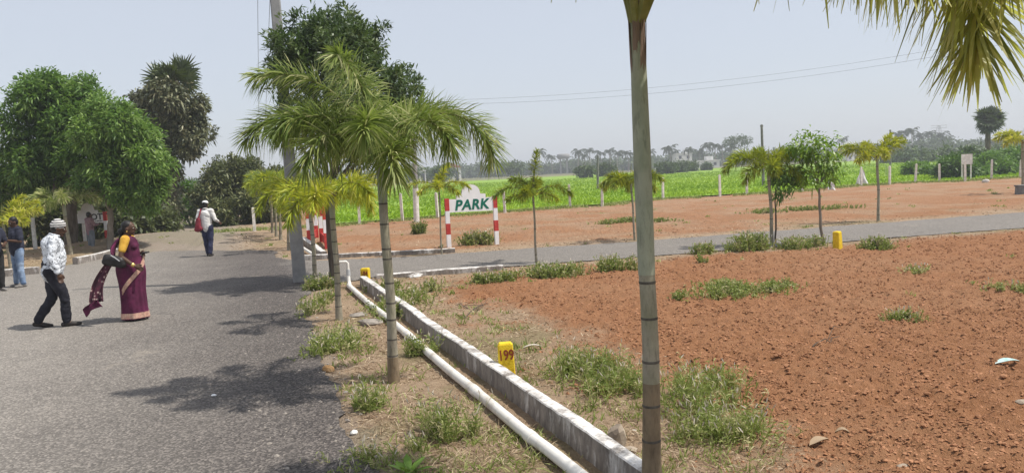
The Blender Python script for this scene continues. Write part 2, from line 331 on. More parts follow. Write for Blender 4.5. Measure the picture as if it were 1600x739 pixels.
# ---- the paved area, outline in road coordinates (across, along)
ROAD = [(.85, -8), (.8, 3), (.85, 8), (1.0, 12), (1.1, 14.2), (1.6, 15.5), (3, 15.95), (10, 14.9), (19, 13.6), (45, 9.8), (45, 13.5), (23.6, 16.8), (10.4, 18.3),
        (4.35, 19.4), (2.2, 20.2), (1.2, 21.6), (1.15, 24.6), (-.6, 26.3), (-2.3, 27.9), (-3.6, 26.7), (-5.7, 22.9), (-9, 22), (-24, 22.5), (-24, 17.5), (-9, 16.8), (-7.2, 14.5), (-6.8, 10), (-6.8, -8)]
def refine(poly, step, amp, seed):
    out = []
    for i in range(len(poly)):
        a, b = np.array(poly[i], float), np.array(poly[(i + 1) % len(poly)], float); d = b - a; L = np.linalg.norm(d); k = max(1, int(L / step))
        nrm = np.array([-d[1], d[0]]) / max(L, 1e-6)
        for j in range(k):
            p = a + d * j / k; w = (fbm(np.array([p[0] * 1.7]), np.array([p[1] * 1.7]), 4, seed)[0] - .5) * 2 * amp
            w += (fbm(np.array([p[0] * 9.]), np.array([p[1] * 9.]), 2, seed + 3)[0] - .5) * amp * .6
            out.append(p + nrm * w)
    return np.array(out)
RP = refine(ROAD, 0.12, 0.16, 5)
rp_xy = np.array([UV(u, v)[:2] for u, v in RP])
def sheet(name, xy, z, m, kind='structure'):
    tri = np.array(tessellate_polygon([[Vector((p[0], p[1], 0)) for p in xy]]))
    V = np.c_[xy, np.full(len(xy), z)]
    a = V[tri]; s = np.cross(a[:, 1] - a[:, 0], a[:, 2] - a[:, 0])[:, 2]; tri[s < 0] = tri[s < 0][:, ::-1]
    mb = MB(); mb.add(V, tri); o = flat(mb, name, m); tag(o, kind=kind); return o
sheet('road', rp_xy, 0.016, M['asphalt'])

def in_poly(x, y, poly):
    ins = np.zeros(x.shape, bool); n = len(poly)
    for i in range(n):
        x1, y1 = poly[i]; x2, y2 = poly[(i + 1) % n]
        if y1 == y2: continue
        c = ((y1 > y) != (y2 > y)) & (x < (x2 - x1) * (y - y1) / (y2 - y1) + x1); ins ^= c
    return ins
def dist_poly(x, y, poly):
    d = np.full(x.shape, 1e9); n = len(poly)
    for i in range(n):
        a = np.array(poly[i]); b = np.array(poly[(i + 1) % n]); e = b - a; L2 = (e * e).sum()
        t = np.clip(((x - a[0]) * e[0] + (y - a[1]) * e[1]) / L2, 0, 1)
        d = np.minimum(d, np.hypot(x - a[0] - t * e[0], y - a[1] - t * e[1]))
    return d
ROAD_XY = [tuple(UV(u, v)[:2]) for u, v in ROAD]
def zones(x, y):
    """red, gravel, green weights and height of the bare ground"""
    u, v = uv_of(x, y)
    ins = in_poly(x, y, ROAD_XY); dr = dist_poly(x, y, ROAD_XY); sd_ = np.where(ins, -dr, dr)
    nz = fbm(x * .7, y * .7, 5, 21); nf = fbm(x * 3.1, y * 3.1, 4, 31)
    far = sstep(16.5, 18.5, v + .14 * (u - 4))
    w = (nz - .5) * 2.6 + (nf - .5) * 1.6
    red_near = sstep(2.9, 4.3, u + w * .8) * sstep(0.25, 1.3, sd_ + w * .45)
    red_far = sstep(.3, 1.6, sd_ + w * .6) * (0.45 + .4 * sstep(.35, .62, nz)) * sstep(1.5, 3.5, u)
    red = np.where(far > .5, red_far, red_near)
    left = sstep(1.2, -.5, u) * sstep(19, 22, v)
    grav = np.maximum(left * sstep(-4.5, -2.5, u + w * .6) * .9, sstep(.35, .0, sd_ + w * .25) * .55 * (u < 3))
    green = sstep(.62, .75, fbm(x * .9 + 40, y * .9, 4, 77)) * .35 * (1 - red) 
    green = np.maximum(green, left * .2 * sstep(.5, .6, nz))
    # relief
    lum = fbm(x * 7, y * 7, 3, 3); lum2 = fbm(x * 17, y * 17, 2, 9)
    rid = 1 - np.abs(2 * fbm(x * 11 + 3, y * 11, 2, 14) - 1)
    h = 0.04 * (nz - .5) + red * (.07 * (lum - .5) + .072 * (lum2 - .5) + .05 * (rid - .6)) + (1 - red) * .022 * (lum2 - .5)
    rut = np.minimum(np.abs(((v - .16 * u + .5 * (nz - .5)) % 4.6) - 1.2), np.abs(((v - .16 * u + .5 * (nz - .5)) % 4.6) - 2.7))
    h = h - red * .035 * np.exp(-(rut / .14) ** 2) * sstep(.42, .6, fbm(x * .25, y * .25, 3, 66))
    h = h + .012 + grav * .02 * (lum2 - .5)
    mound = np.exp(-(((u + 2.6) / 2.6) ** 2 + ((v - 31.5) / 2.6) ** 2)) * .42 + np.exp(-(((u + 5.5) / 2.0) ** 2 + ((v - 30) / 2.0) ** 2)) * .2
    h = h + mound
    h = np.where(sd_ < 0, np.minimum(h, 0.0) - .05 * sstep(0, -.25, sd_), h + .012 * sstep(0, .3, sd_) - .012)
    return red, grav, green, h, sd_
def hgt(x, y):
    return zones(np.atleast_1d(np.asarray(x, float)), np.atleast_1d(np.asarray(y, float)))[3]
ys = [2.2]
while ys[-1] < 62: ys.append(ys[-1] + max(.034, .0088 * ys[-1]))
xs = [-5.0]
while xs[-1] < 7: xs.append(xs[-1] + .042)
while xs[-1] < 15: xs.append(xs[-1] + .09)
while xs[-1] < 48: xs.append(xs[-1] + .22)
lx = [-5.0]
while lx[-1] > -18: lx.append(lx[-1] - .11)
while lx[-1] > -45: lx.append(lx[-1] - .25)
xs = np.array(lx[::-1] + xs[1:]); ys = np.array(ys)
X, Y = np.meshgrid(xs, ys); X = X + 0.35 * .04 * (vnoise(X * 31, Y * 31, 2) - .5); 
red, grav, green, H, SDR = zones(X, Y)
nx, ny = len(xs), len(ys); idx = np.arange(nx * ny).reshape(ny, nx)
F = np.stack([idx[:-1, :-1], idx[:-1, 1:], idx[1:, 1:], idx[1:, :-1]], -1).reshape(-1, 4)
keep = ~((SDR[:-1, :-1] < -.5) & (SDR[1:, 1:] < -.5)).ravel(); F = F[keep]
mb = MB(); mb.add(np.stack([X, Y, H], -1).reshape(-1, 3), F)
so_ = mb.build('soil', M['soil']); tag(so_, kind='structure')
za = so_.data.attributes.new('zone', 'FLOAT_COLOR', 'POINT')
za.data.foreach_set('color', np.stack([red, grav, green, np.ones_like(red)], -1).astype(np.float32).ravel())

# ---- loose red clods and gravel on the plots
def lumps(name, pts, size, m, kind='stuff'):
    ico = []
    t = (1 + 5 ** .5) / 2
    b = np.array([[-1, t, 0], [1, t, 0], [-1, -t, 0], [1, -t, 0], [0, -1, t], [0, 1, t], [0, -1, -t], [0, 1, -t], [t, 0, -1], [t, 0, 1], [-t, 0, -1], [-t, 0, 1]]) / 1.9
    f = np.array([[0, 11, 5], [0, 5, 1], [0, 1, 7], [0, 7, 10], [0, 10, 11], [1, 5, 9], [5, 11, 4], [11, 10, 2], [10, 7, 6], [7, 1, 8], [3, 9, 4], [3, 4, 2], [3, 2, 6], [3, 6, 8], [3, 8, 9], [4, 9, 5], [2, 4, 11], [6, 2, 10], [8, 6, 7], [9, 8, 1]])
    n = len(pts); V = b[None] * (1 + .5 * (rng.random((n, 12, 1)) - .5)) * size[:, None, None]
    V = V * np.stack([.7 + .6 * rng.random(n), .7 + .6 * rng.random(n), .45 + .35 * rng.random(n)], -1)[:, None]
    V = V + pts[:, None]; FF = (f[None] + 12 * np.arange(n)[:, None, None]).reshape(-1, 3)
    mb = MB(); mb.add(V.reshape(-1, 3), FF); o = mb.build(name, m, smooth=False); tag(o, kind=kind); return o
def scatter(n, y0, y1, fn):                    # random points in view, denser near
    y = np.exp(rng.uniform(math.log(y0), math.log(y1), n)); x = rng.uniform(-.85, .85, n) * y
    rd, gv, gn, h, sdr = zones(x, y); k = fn(x, y, rd, gv, sdr)
    return np.c_[x, y, h][k]
pts = scatter(15000, 4, 26, lambda x, y, r, g, s: (rng.random(len(x)) < r * 1.6 * sstep(.38, .62, fbm(x * 1.1, y * 1.1, 3, 29))) & (s > .2))
sz = .006 + .019 * rng.random(len(pts)) ** 4 + .0005 * pts[:, 1]
o = lumps('red_clods', pts, sz, M['clod']); tag(o, 'loose red clods of tilled earth on the plots', 'soil')
def crumbs(name, pts, size, m):                # small angular crumbs, eight faces each
    b = np.array([[1, 0, 0], [0, 1, 0], [-1, 0, 0], [0, -1, 0], [0, 0, 1], [0, 0, -1]], float); f = np.array([[0, 1, 4], [1, 2, 4], [2, 3, 4], [3, 0, 4], [1, 0, 5], [2, 1, 5], [3, 2, 5], [0, 3, 5]])
    n = len(pts); a = rng.uniform(0, 6.28, n); V = b[None] * rng.uniform(.6, 1.3, (n, 6, 1)) * size[:, None, None] * [1, 1, .62]; V = V + rng.normal(0, .22, (n, 6, 3)) * size[:, None, None]
    ca, sa = np.cos(a)[:, None], np.sin(a)[:, None]; V = np.stack([V[..., 0] * ca - V[..., 1] * sa, V[..., 0] * sa + V[..., 1] * ca, V[..., 2]], -1) + pts[:, None]
    mb = MB(); mb.add(V.reshape(-1, 3), (f[None] + 6 * np.arange(n)[:, None, None]).reshape(-1, 3)); o = mb.build(name, m, smooth=False); tag(o, kind='stuff'); return o
pts = scatter(112000, 4, 21, lambda x, y, r, g, s: (rng.random(len(x)) < r * (.45 + .75 * sstep(.4, .6, fbm(x * 1.6, y * 1.6, 3, 35)))) & (s > .15) & (uv_of(x, y)[1] < 17))
o = crumbs('soil_crumbs', pts, .005 + .012 * rng.random(len(pts)) ** 2.5 + .0008 * pts[:, 1], M['clod']); tag(o, 'fine crumbled red earth covering the near plot', 'soil')
pts = scatter(7000, 4, 34, lambda x, y, r, g, s: ((rng.random(len(x)) < g) & (s > -.9) & (s < 6)) | ((np.abs(s) < .25) & (rng.random(len(x)) < .5)))
pts[:, 2] = np.maximum(pts[:, 2], .016)
o = lumps('loose_gravel', pts, .005 + .014 * rng.random(len(pts)) ** 3 + .0004 * pts[:, 1], M['rock_grey']); tag(o, 'loose grey gravel along the road edge and track', 'gravel')

# ---- kerbs
def kerb(name, a, b, w, h, label, seed, step=.09, amp=.018, ends=True, mats=None):
    a, b = np.asarray(a, float)[:2], np.asarray(b, float)[:2]; L = np.linalg.norm(b - a); d = (b - a) / L; nrm = np.array([d[1], -d[0]])
    k = int(L / step); s = np.linspace(0, L, k)
    def wob(f, A, q): return A * 2 * (fbm(s * f, s * 0 + q, 4, seed + q) - .5)
    base = np.r_[a, 0]; mb = MB()
    prof = []
    wl = wob(1.3, amp * 1.4, 1) + wob(7, amp * .4, 11); wr = wob(1.3, amp, 2) + wob(8, amp * .5, 12); wt = wob(.6, amp * 1.3, 3) + wob(9, amp * .25, 13)
    cols = [(-w / 2 - .012, -.12, wl * .4, 0), (-w / 2, h * .5, wl, .3), (-w / 2 + .002, h - .010, wl, 1), (-w / 2 + .010, h, wl, 1), (0, h + .004, wl * 0, 1), (w / 2 - .01, h - .002, wr, 1), (w / 2, h - .014, wr, 1), (w / 2 + .01, -.12, wr * .5, 0)]
    for x, z, ww, kt in cols:
        c = a[None] + np.outer(s, d) + np.outer(x + ww, nrm); prof.append(np.c_[c, z + wt * kt])
    V = np.stack(prof, 1); m_ = len(cols); ii = np.arange(k * m_).reshape(k, m_)
    for j in range(m_ - 1):
        Fq = np.stack([ii[:-1, j], ii[1:, j], ii[1:, j + 1], ii[:-1, j + 1]], -1)[:, ::-1]
        if j == 0: mb.add(V.reshape(-1, 3), Fq, .5, 1)
        else: mb.F.append((Fq, 0 if 2 <= j <= 5 else 1))
    mb.F.append((np.array([ii[0, ::-1]]), 1)); mb.F.append((np.array([ii[-1]]), 1))
    o = mb.build(name, mats or [M['kerb_top'], M['kerb_side']], None, base, smooth=False); tag(o, label, 'kerb'); return o
KH = .21
ka = UV(2.335, 1.0); kb = UV(2.335, 14.75)
kerb('kerb', ka, kb, .125, KH, 'long whitewashed kerb running between the verge and the red plot', 3, step=.05, amp=.013)
kerb('kerb', UV(2.75, 15.62), UV(5.4, 15.2), .14, .11, 'broken whitewashed kerb on the near side of the cross road behind marker 184', 8, mats=[M['lime_old'], M['kerb_side']])
kerb('kerb', UV(1.75, 20.85), UV(5.6, 19.55), .14, .13, 'grey kerb on the far side of the cross road left of the PARK sign', 12, mats=[M['lime_old'], M['kerb_side']])
g0, g1 = G(-60, 438), G(62, 428); kerb('kerb', g0, g1, .16, .2, 'pale kerb behind the two standing men at the left edge', 15, mats=[M['lime_old'], M['kerb_side']])
g0, g1 = G(118, 414), G(182, 398); kerb('kerb', g0, g1, .16, .2, 'whitewashed kerb in front of the lettered board under the trees', 17, mats=[M['kerb_top'], M['kerb_side']])
kerb('kerb', UV(2.29, 20.9), UV(2.29, 27), .16, .2, 'white kerb beside the red striped barriers beyond the cross road', 19)

# ---- water pipe and tap
pp = [(545, 446), (570, 469), (596, 489), (622, 510), (661, 543), (700, 577), (737, 606), (778, 640), (822, 677), (862, 706), (905, 741), (990, 806)]
path = np.array([G(x, y, .07) for x, y in pp]); path = path[np.argsort(path[:, 1])]
fine = np.linspace(0, len(path) - 1, 70); pf = np.stack([np.interp(fine, np.arange(len(path)), path[:, i]) for i in range(3)], -1)
for _ in range(4): pf[1:-1] = (pf[:-2] + pf[1:-1] * 2 + pf[2:]) / 4
pb = pf[0]
pr = thing('water_pipe', (pb[0], pb[1], 0), 'long white plastic water pipe lying beside the kerb', 'pipe')
bb = (pb[0], pb[1], 0)
MB().tube(pf, .046, 14).build('pipe_run', M['pvc'], pr, bb)
for i in (17, 30, 47): MB().tube(pf[i:i + 2] + (pf[i + 1] - pf[i]) * [[-.2], [.2]], .052, 14).build('coupling', M['pvc'], pr, bb)
tp = pf[-1]
tap = [tp, tp + [0, 0.08, .0], tp + [-.02, .12, .08], tp + [-.02, .13, .42], tp + [-.05, .13, .45], tp + [-.24, .10, .45], tp + [-.26, .10, .42]]
MB().tube(tap, [.04, .04, .035, .024, .024, .022, .022], 10).build('riser', M['pvc'], pr, bb)
MB().tube([tp + [-.02, .13, .18], tp + [-.02, .13, .30]], [.042, .036], 10).build('valve', M['metal'], pr, bb)
# ---- the pipe beyond the crossing
q = [UV(2.05, 21.2, .1), UV(1.95, 24, .12), UV(1.9, 27, .16)]
tag(MB().tube(q, .045, 10).build('water_pipe', M['pvc'], None, q[0]), 'white pipe on the ground beside the striped barriers', 'pipe')

# ---- paddy field behind the fence
fence_px = [(562, 351), (629, 346), (684, 341), (789, 333), (891, 325), (941, 323), (1036, 312), (1125, 308), (1167, 305), (1254, 300), (1346, 291), (1390, 289), (1430, 286), (1468, 285), (1508, 284), (1549, 281), (1594, 278)]
fpts = np.array([G(x, y)[:2] for x, y in fence_px])
dl = (fpts[0] - fpts[3]); dl = dl / np.linalg.norm(dl); dr_ = (fpts[-1] - fpts[-4]); dr_ /= np.linalg.norm(dr_)
edge = np.r_[[fpts[0] + dl * 1.5], fpts, [fpts[-1] + dr_ * 60]]
ed2 = edge + np.array([-.25, .9])
def edge_y(x):
    o = np.argsort(ed2[:, 0]); return np.interp(x, ed2[o, 0], ed2[o, 1])
xy = np.r_[ed2, [[260, 230], [120, 232], [40, 225], [-52, 190], [-20, 70]]]
sheet('paddy_field', xy, 0.09, M['paddy'])
n = 58000
y = np.exp(rng.uniform(math.log(36), math.log(150), n)); x = rng.uniform(-.24, .74, n) * y; k = (y > edge_y(x) + .1)
# low earth bunds between the paddies stay bare
bund = (np.abs(((y - .35 * x) % 14) - 7) < .5) | (np.abs(((x + .35 * y) % 23) - 11) < .35); k &= ~(bund & (rng.random(n) < .8))
x, y = x[k], y[k]; n = len(x)
patch = fbm(x * .12, y * .12, 3, 55)
d = unit(np.c_[rng.normal(0, .8, n), rng.normal(0, .8, n), np.ones(n)])
mb = MB(); ribbons(mb, np.c_[x, y, np.full(n, .08)], d, perp(d), .10 + .18 * rng.random(n), .025 + .0014 * y, .25 * rng.random(n), [1, .8, .1], np.clip(.5 + (patch - .5) * 1.6 + rng.normal(0, .22, n), 0, 1))
tag(mb.build('paddy_rice', M['paddy_blade'], smooth=False), 'bright green rice growing in the paddy field', 'rice', kind='stuff')
# weeds along the fence line
n = 9000; t = rng.random(n); ex = rng.uniform(-14, 40, n); ey = edge_y(ex) - .8 + rng.normal(0, .45, n)
dens = fbm(ex * .5, ey * .5, 3, 91); k = dens > .46; ex, ey = ex[k], ey[k]; n = len(ex)
d = unit(np.c_[rng.normal(0, .6, n), rng.normal(0, .6, n), np.ones(n)])
mb = MB(); ribbons(mb, np.c_[ex, ey, np.zeros(n)], d, perp(d), .12 + .25 * rng.random(n), .035, .3, [1, .8, .1], rng.random(n) * .9)
tag(mb.build('fence_weeds', M['weed'], smooth=False), 'low weeds along the foot of the fence posts', 'weeds', kind='stuff')

# ---- dry straw litter and small green ground cover on the verge and the plot margin
n = 210000
y = np.exp(rng.uniform(math.log(3.6), math.log(30), n)); x = rng.uniform(-.8, .8, n) * y
rd, gv, gn, h, sdr = zones(x, y); u, v = uv_of(x, y)
pt = fbm(x * 2.2, y * 2.2, 4, 63)
k = (rng.random(n) < (1 - rd) ** 2 * sstep(.36, .6, pt) * 1.0) & (sdr > -.06 + .16 * rng.random(n)) & (gv < .75) & ((u > .8) | (v > 20)) & (np.abs(u - 2.29) > .1)
x, y, h = x[k], y[k], h[k]; n = len(x)
d = unit(np.c_[rng.normal(0, 1, n), rng.normal(0, 1, n), .15 + .55 * rng.random(n)])
mb = MB(); ribbons(mb, np.c_[x, y, h], d, perp(d), .03 + .09 * rng.random(n) ** 2, .003 + .0007 * y, .3, [1, .8, .2], rng.random(n))
tag(mb.build('dry_grass', M['straw'], smooth=False), 'dry straw-coloured grass litter on the verge and plot margin', 'dry grass', kind='stuff')

# =================================================================== PALMS
def frond_geo(mb, p0, az, el0, el1, L, nl, leafL, leafW, start=.16, droop=.35, tint=.5, tvar=.25, rr=.016, alpha=(80, 42), prof=(.5, 1, .8, .12), flatk=1.0, seg=16, bexp=1.25):
    a = R(az); s = np.linspace(0, 1, seg)
    el = R(el0) + (R(el1) - R(el0)) * s ** bexp
    hz = np.cumsum(np.cos((el[1:] + el[:-1]) / 2)) * L / (seg - 1); vz = np.cumsum(np.sin((el[1:] + el[:-1]) / 2)) * L / (seg - 1)
    hz = np.r_[0, hz]; vz = np.r_[0, vz]; sway = .05 * L * s ** 2 * rng.normal()
    pts = np.asarray(p0) + np.c_[math.cos(a) * hz - math.sin(a) * sway, math.sin(a) * hz + math.cos(a) * sway, vz]
    mb.tube(pts, rr * (1.25 - 1.05 * s), 6, mi=0, cap=False)
    t = np.sort(start + (1 - start) * rng.random(nl)); t = np.r_[t, np.full(5, 1.0)]; n = len(t)
    c = np.stack([np.interp(t, s, pts[:, i]) for i in range(3)], -1)
    e = np.interp(t, s, el)
    tg = np.c_[math.cos(a) * np.cos(e), math.sin(a) * np.cos(e), np.sin(e)]
    sd_ = np.broadcast_to(np.array([-math.sin(a), math.cos(a), 0]), (n, 3)); up = np.cross(tg, sd_)
    ph = rng.uniform(0, 2 * math.pi, n)
    al = R(alpha[0]) + (R(alpha[1]) - R(alpha[0])) * ((t - start) / (1 - start)) ** 1.5 + rng.normal(0, .14, n)
    d = np.cos(al)[:, None] * tg + np.sin(al)[:, None] * (np.cos(ph)[:, None] * sd_ + (np.sin(ph) * flatk)[:, None] * up); d = unit(d)
    w = unit(np.cross(d, tg) + .35 * rdirs(n))
    ll = leafL * (.55 + .45 * np.sin(np.clip((t - start) / (1 - start) * .84 + .14, 0, 1) * math.pi)) * rng.uniform(.75, 1.12, n)
    ribbons(mb, c, d, w, ll, leafW * rng.uniform(.75, 1.25, n), droop * rng.uniform(.4, 1.3, n), prof, np.clip(tint + rng.normal(0, tvar, n), 0, 1), 1)
    return pts
def foxtail(label, base, crown, r, fronds, leafL, leafW, nl, leaf='frond', shaft=.45, cat='palm tree', name='foxtail_palm', ringn=5, foot=.0, tint=.45, stalk_rr=.014, group='foxtail palms', sheath=.12, droop=.3, dead=(), start=.17, prof=(.6, 1, .15)):
    base = np.asarray(base, float); crown = np.asarray(crown, float); t = thing(name, base, label, cat, group)
    sh0 = crown + (base - crown) * 0; v = crown - base; H = v[2]
    def at(k): return base + v * k
    ks = 1 - shaft / H
    kk = np.linspace(0, ks, 14); wob = np.c_[.012 * np.sin(kk * 9 + r * 90), .012 * np.cos(kk * 7), 0 * kk] * (r / .06)
    bend = lambda k: wob_at(k)
    rad = r * (1.0 + .35 * np.exp(-kk * 9)) * (1 - .12 * kk)
    pts = np.array([at(k) for k in kk]) + wob; pts[0, 2] -= .06
    if foot > 0:
        j = max(2, int(np.searchsorted(kk, foot)))
        MB().tube(pts[:j + 1], rad[:j + 1], 14, rough=.05).build('trunk_foot', M['palm_foot'], t, base)
        MB().tube(pts[j:], rad[j:] * .995, 14, rough=.03).build('trunk', M['palm_trunk'], t, base)
    else:
        MB().tube(pts, rad, 14, rough=.04).build('trunk', M['palm_trunk'], t, base)
    for k in np.linspace(.12, ks * .98, ringn):
        k = k + rng.normal(0, .01); c = np.array([np.interp(k, kk, pts[:, i]) for i in range(3)]); rr = np.interp(k, kk, rad) * 1.045
        dz = v / H
        MB().tube([c - dz * .008, c, c + dz * .008], [rr * .97, rr, rr * .97], 14).build('leaf_scar', M['palm_ring'], t, base)
    k2 = np.linspace(ks, 1, 9); s = np.linspace(0, 1, 9)
    rs = rad[-1] * (1.04 + .09 * np.sin(s * math.pi * .8) - .26 * s ** 2)
    p2 = np.array([at(k) for k in k2]) + wob[-1]
    MB().tube(p2, rs, 16, rough=.02).build('crownshaft', M['crownshaft'], t, base)
    if sheath:
        nS = 40; a = rng.uniform(0, 2 * math.pi, nS); d = np.c_[np.cos(a) * .04, np.sin(a) * .04, np.ones(nS)]; d = unit(d)
        b = p2[-1] + np.c_[np.cos(a), np.sin(a), np.zeros(nS)] * rs[-1] * 1.03 - [0, 0, sheath * .8] + np.c_[0 * a, 0 * a, rng.normal(0, sheath * .3, nS)]
        mb = MB(); ribbons(mb, b, d, unit(np.c_[-np.sin(a), np.cos(a), 0 * a]), sheath * rng.uniform(.8, 1.6, nS), r * .5, 0, [1, 1, .6, .1], .5); mb.build('fibre_sheath', M['sheath'], t, base)
    top = p2[-1]
    for i, (az, e0, e1, L, *ex) in enumerate(fronds):
        mb = MB(); dd = i in dead
        frond_geo(mb, top + [math.cos(R(az)) * r * .45, math.sin(R(az)) * r * .45, -.06], az, e0, e1, L, int(nl * L), leafL, leafW, tint=tint + rng.normal(0, .07), rr=stalk_rr, droop=droop * (1.5 if dd else 1), start=start, prof=prof, bexp=ex[0] if ex else 1.25)
        mb.build('frond', [M['petiole'], M['dead_frond'] if dd else M[leaf]], t, base, smooth=False)
    mb = MB(); sp = np.array([top, top + [.01, 0, L0(fronds) * .28], top + [.03, .01, L0(fronds) * .52]])
    mb.tube(sp, [stalk_rr, stalk_rr * .8, stalk_rr * .2], 6); mb.build('spear_leaf', M['petiole'], t, base)
    return t
def L0(fr): return sum(f[3] for f in fr) / len(fr)

# ---- the palm closest to the camera
b = G(1023, 788); c = P(993, 20, b[1])
foxtail('tall palm trunk nearest the camera at right, crossing the whole picture height', b, c, .052,
        [(-6, 70, -93, 2.72, 1.08), (-22, 68, -80, 2.55), (-68, 65, -77, 2.12), (-50, 68, -52, 2.3), (248, 68, -58, 1.95), (180, 80, 15, 1.5), (56, 82, 30, 1.3), (215, 80, 10, 1.5), (110, 86, 50, 1.3)],
        .56, .025, 230, 'frond_near', shaft=1.55, ringn=5, foot=.24, tint=.5, stalk_rr=.022, sheath=.3, start=.36, prof=(.5, 1, .8, .12))
# ---- second palm, the big green one
b = G(617, 600); c = P(595, 238, b[1])
foxtail('big dark green palm with feathery drooping crown, second nearest along the verge', b, c, .049,
        [(258, 80, 12, 1.27), (192, 76, -12, 1.55), (184, 58, -48, 1.50), (232, 50, -72, 1.08), (318, 58, -62, 1.17), (1, 64, -88, 1.52), (88, 66, -30, 1.22), (135, 60, -55, 1.22), (40, 70, -35, 1.17), (165, 64, -45, 1.27), (290, 36, -75, 0.85), (208, 62, -40, 1.17), (270, 60, -45, 0.99)],
        .34, .0145, 360, 'frond', shaft=.5, ringn=9, foot=.1, tint=.56, stalk_rr=.016, droop=.42, prof=(.5, 1, .8, .12))
# ---- the row further along the verge
def ring_fronds(n, e0, e1, L, off=0): return [(off + i * 360 / n + rng.normal(0, 9), e0 + rng.normal(0, 9), e1 + rng.normal(0, 14), L * rng.uniform(.88, 1.12)) for i in range(n)]
b = G(531, 502); c = P(518, 302, b[1])
foxtail('yellow-green palm with slim ringed trunk, third along the verge', b, c, .044, ring_fronds(8, 36, -58, .98, 2), .27, .017, 250, 'frond_yellow', shaft=.35, ringn=9, tint=.56)
b = G(494, 450); c = P(483, 300, b[1])
foxtail('slim palm right beside the concrete pole, fourth along the verge', b, c, .042, ring_fronds(8, 38, -58, 1.05, 25), .28, .018, 220, 'frond_yellow', shaft=.35, ringn=7, tint=.5)
for px, py, tx, ty, lab, lf in ((452, 392, 447, 292, 'thin dark palm just left of the concrete pole beyond the crossing', 'frond_yellow'), (439, 376, 434, 284, 'grey-stemmed palm in the row beyond the crossing, nearest of the far three', 'frond_yellow'),
                            (432, 371, 428, 282, 'grey-stemmed palm in the row beyond the crossing, middle of the far three', 'frond'), (426, 366, 422, 282, 'grey-stemmed palm in the row beyond the crossing, farthest of the three', 'frond_yellow')):
    b = G(px, py); c = P(tx, ty, b[1]); foxtail(lab, b, c, .05, ring_fronds(9, 45, -55, 1.2, rng.uniform(0, 40)), .36, .03, 95, lf, shaft=.35, ringn=4, tint=.3)
# ---- small palms along the cross road
b = G(838, 411); c = P(833, 300, b[1])
foxtail('young palm with upright centre frond on a thin stem, middle of the cross road', b, c, .026, [(185, 40, -50, .95), (200, 12, -30, .6), (350, 40, -55, .95), (330, 15, -40, .6), (250, 40, -60, .75), (80, 55, -20, .8), (140, 60, -10, .8), (40, 86, 70, 1.0)], .22, .02, 260, 'frond_yellow', shaft=.22, ringn=3, tint=.12)
b = G(690, 398); c = P(686, 290, b[1])
foxtail('small yellow palm on a thin stem just left of the PARK sign', b, c, .022, [(182, 40, -40, .85), (0, 35, -50, .85), (200, 20, -50, .6), (340, 15, -60, .6), (270, 45, -50, .6), (90, 60, -20, .7), (60, 80, 30, .75)], .2, .024, 210, 'frond_yellow', shaft=.2, ringn=2, tint=.6)
b = G(992, 376); c = P(986, 282, b[1])
foxtail('palm mostly hidden behind the near trunk, crown showing on both sides', b, c, .03, ring_fronds(8, 40, -55, .95, 4), .27, .024, 220, 'frond_yellow', shaft=.3, ringn=3, tint=.18)
b = G(1207, 384); c = P(1201, 262, b[1])
foxtail('yellow-green palm with shaggy crown right of the near trunk, on the cross road edge', b, c, .04, [(180, 50, -55, 1.2), (195, 30, -80, .8), (0, 55, -45, 1.15), (345, 30, -70, .8), (265, 45, -70, .8), (90, 65, -20, 1.0), (150, 62, -30, 1.05), (35, 62, -25, 1.05)], .28, .022, 260, 'frond_yellow', shaft=.3, ringn=4, tint=.22, dead=())
b = G(1373, 346); c = P(1371, 244, b[1])
foxtail('yellow palm with flat windswept crown across the cross road at right', b, c, .042, [(183, 42, -32, 1.15), (170, 52, -22, 1.2), (5, 58, 10, 1.0), (350, 45, 15, .9), (260, 50, -50, .8), (95, 60, 0, .9), (200, 25, -40, .8), (20, 72, 30, .9)], .26, .028, 200, 'frond_yellow', shaft=.3, ringn=3, tint=.52)
b = G(1598, 302); c = P(1598, 222, b[1])
foxtail('pale yellow palm at the right edge, standing in a grey planter', b, c, .06, [(180, 52, -35, 1.3), (200, 40, -45, 1.1), (165, 60, -20, 1.2), (0, 55, -30, 1.3), (270, 50, -40, 1.1), (90, 60, -20, 1.2)], .34, .05, 100, 'frond_yellow', shaft=.4, ringn=3, tint=.72)
pl = G(1600, 304); mb = MB(); mb.box(pl + [0, 0, .17], (.5, .5, .40), .3, .92); mb.box(pl + [0, 0, .39], (.54, .54, .06), .3)
tag(flat(mb, 'planter', M['concrete_dark'], None, pl), 'square grey concrete planter at the right edge', 'planter')
b = G(8, 452 - 12); c = P(4, 346, b[1] + 3.2); b = np.array([c[0] + .1, c[1], 0])
foxtail('bright yellow palm at the left edge behind the standing men', b, c, .04, [(0, 42, -12, 1.15), (340, 30, -30, 1.0), (25, 62, 0, 1.1), (180, 45, -30, 1.1), (60, 74, 25, 1.0), (270, 40, -50, .9), (215, 30, -50, .9)], .27, .03, 210, 'frond_yellow', shaft=.3, ringn=3, tint=.68)
c = P(99, 318, 24.5); b = np.array([c[0] + .08, c[1], 0])
foxtail('green palm in the shade in front of the big left tree', b, c, .06, [(180, 52, -45, 1.25), (165, 60, -25, 1.2), (0, 50, -50, 1.25), (20, 62, -25, 1.2), (260, 45, -60, 1.0), (300, 60, -40, 1.1), (90, 70, 0, 1.1), (205, 40, -70, 1.0)], .32, .035, 110, 'frond', shaft=.4, ringn=3, tint=.72)

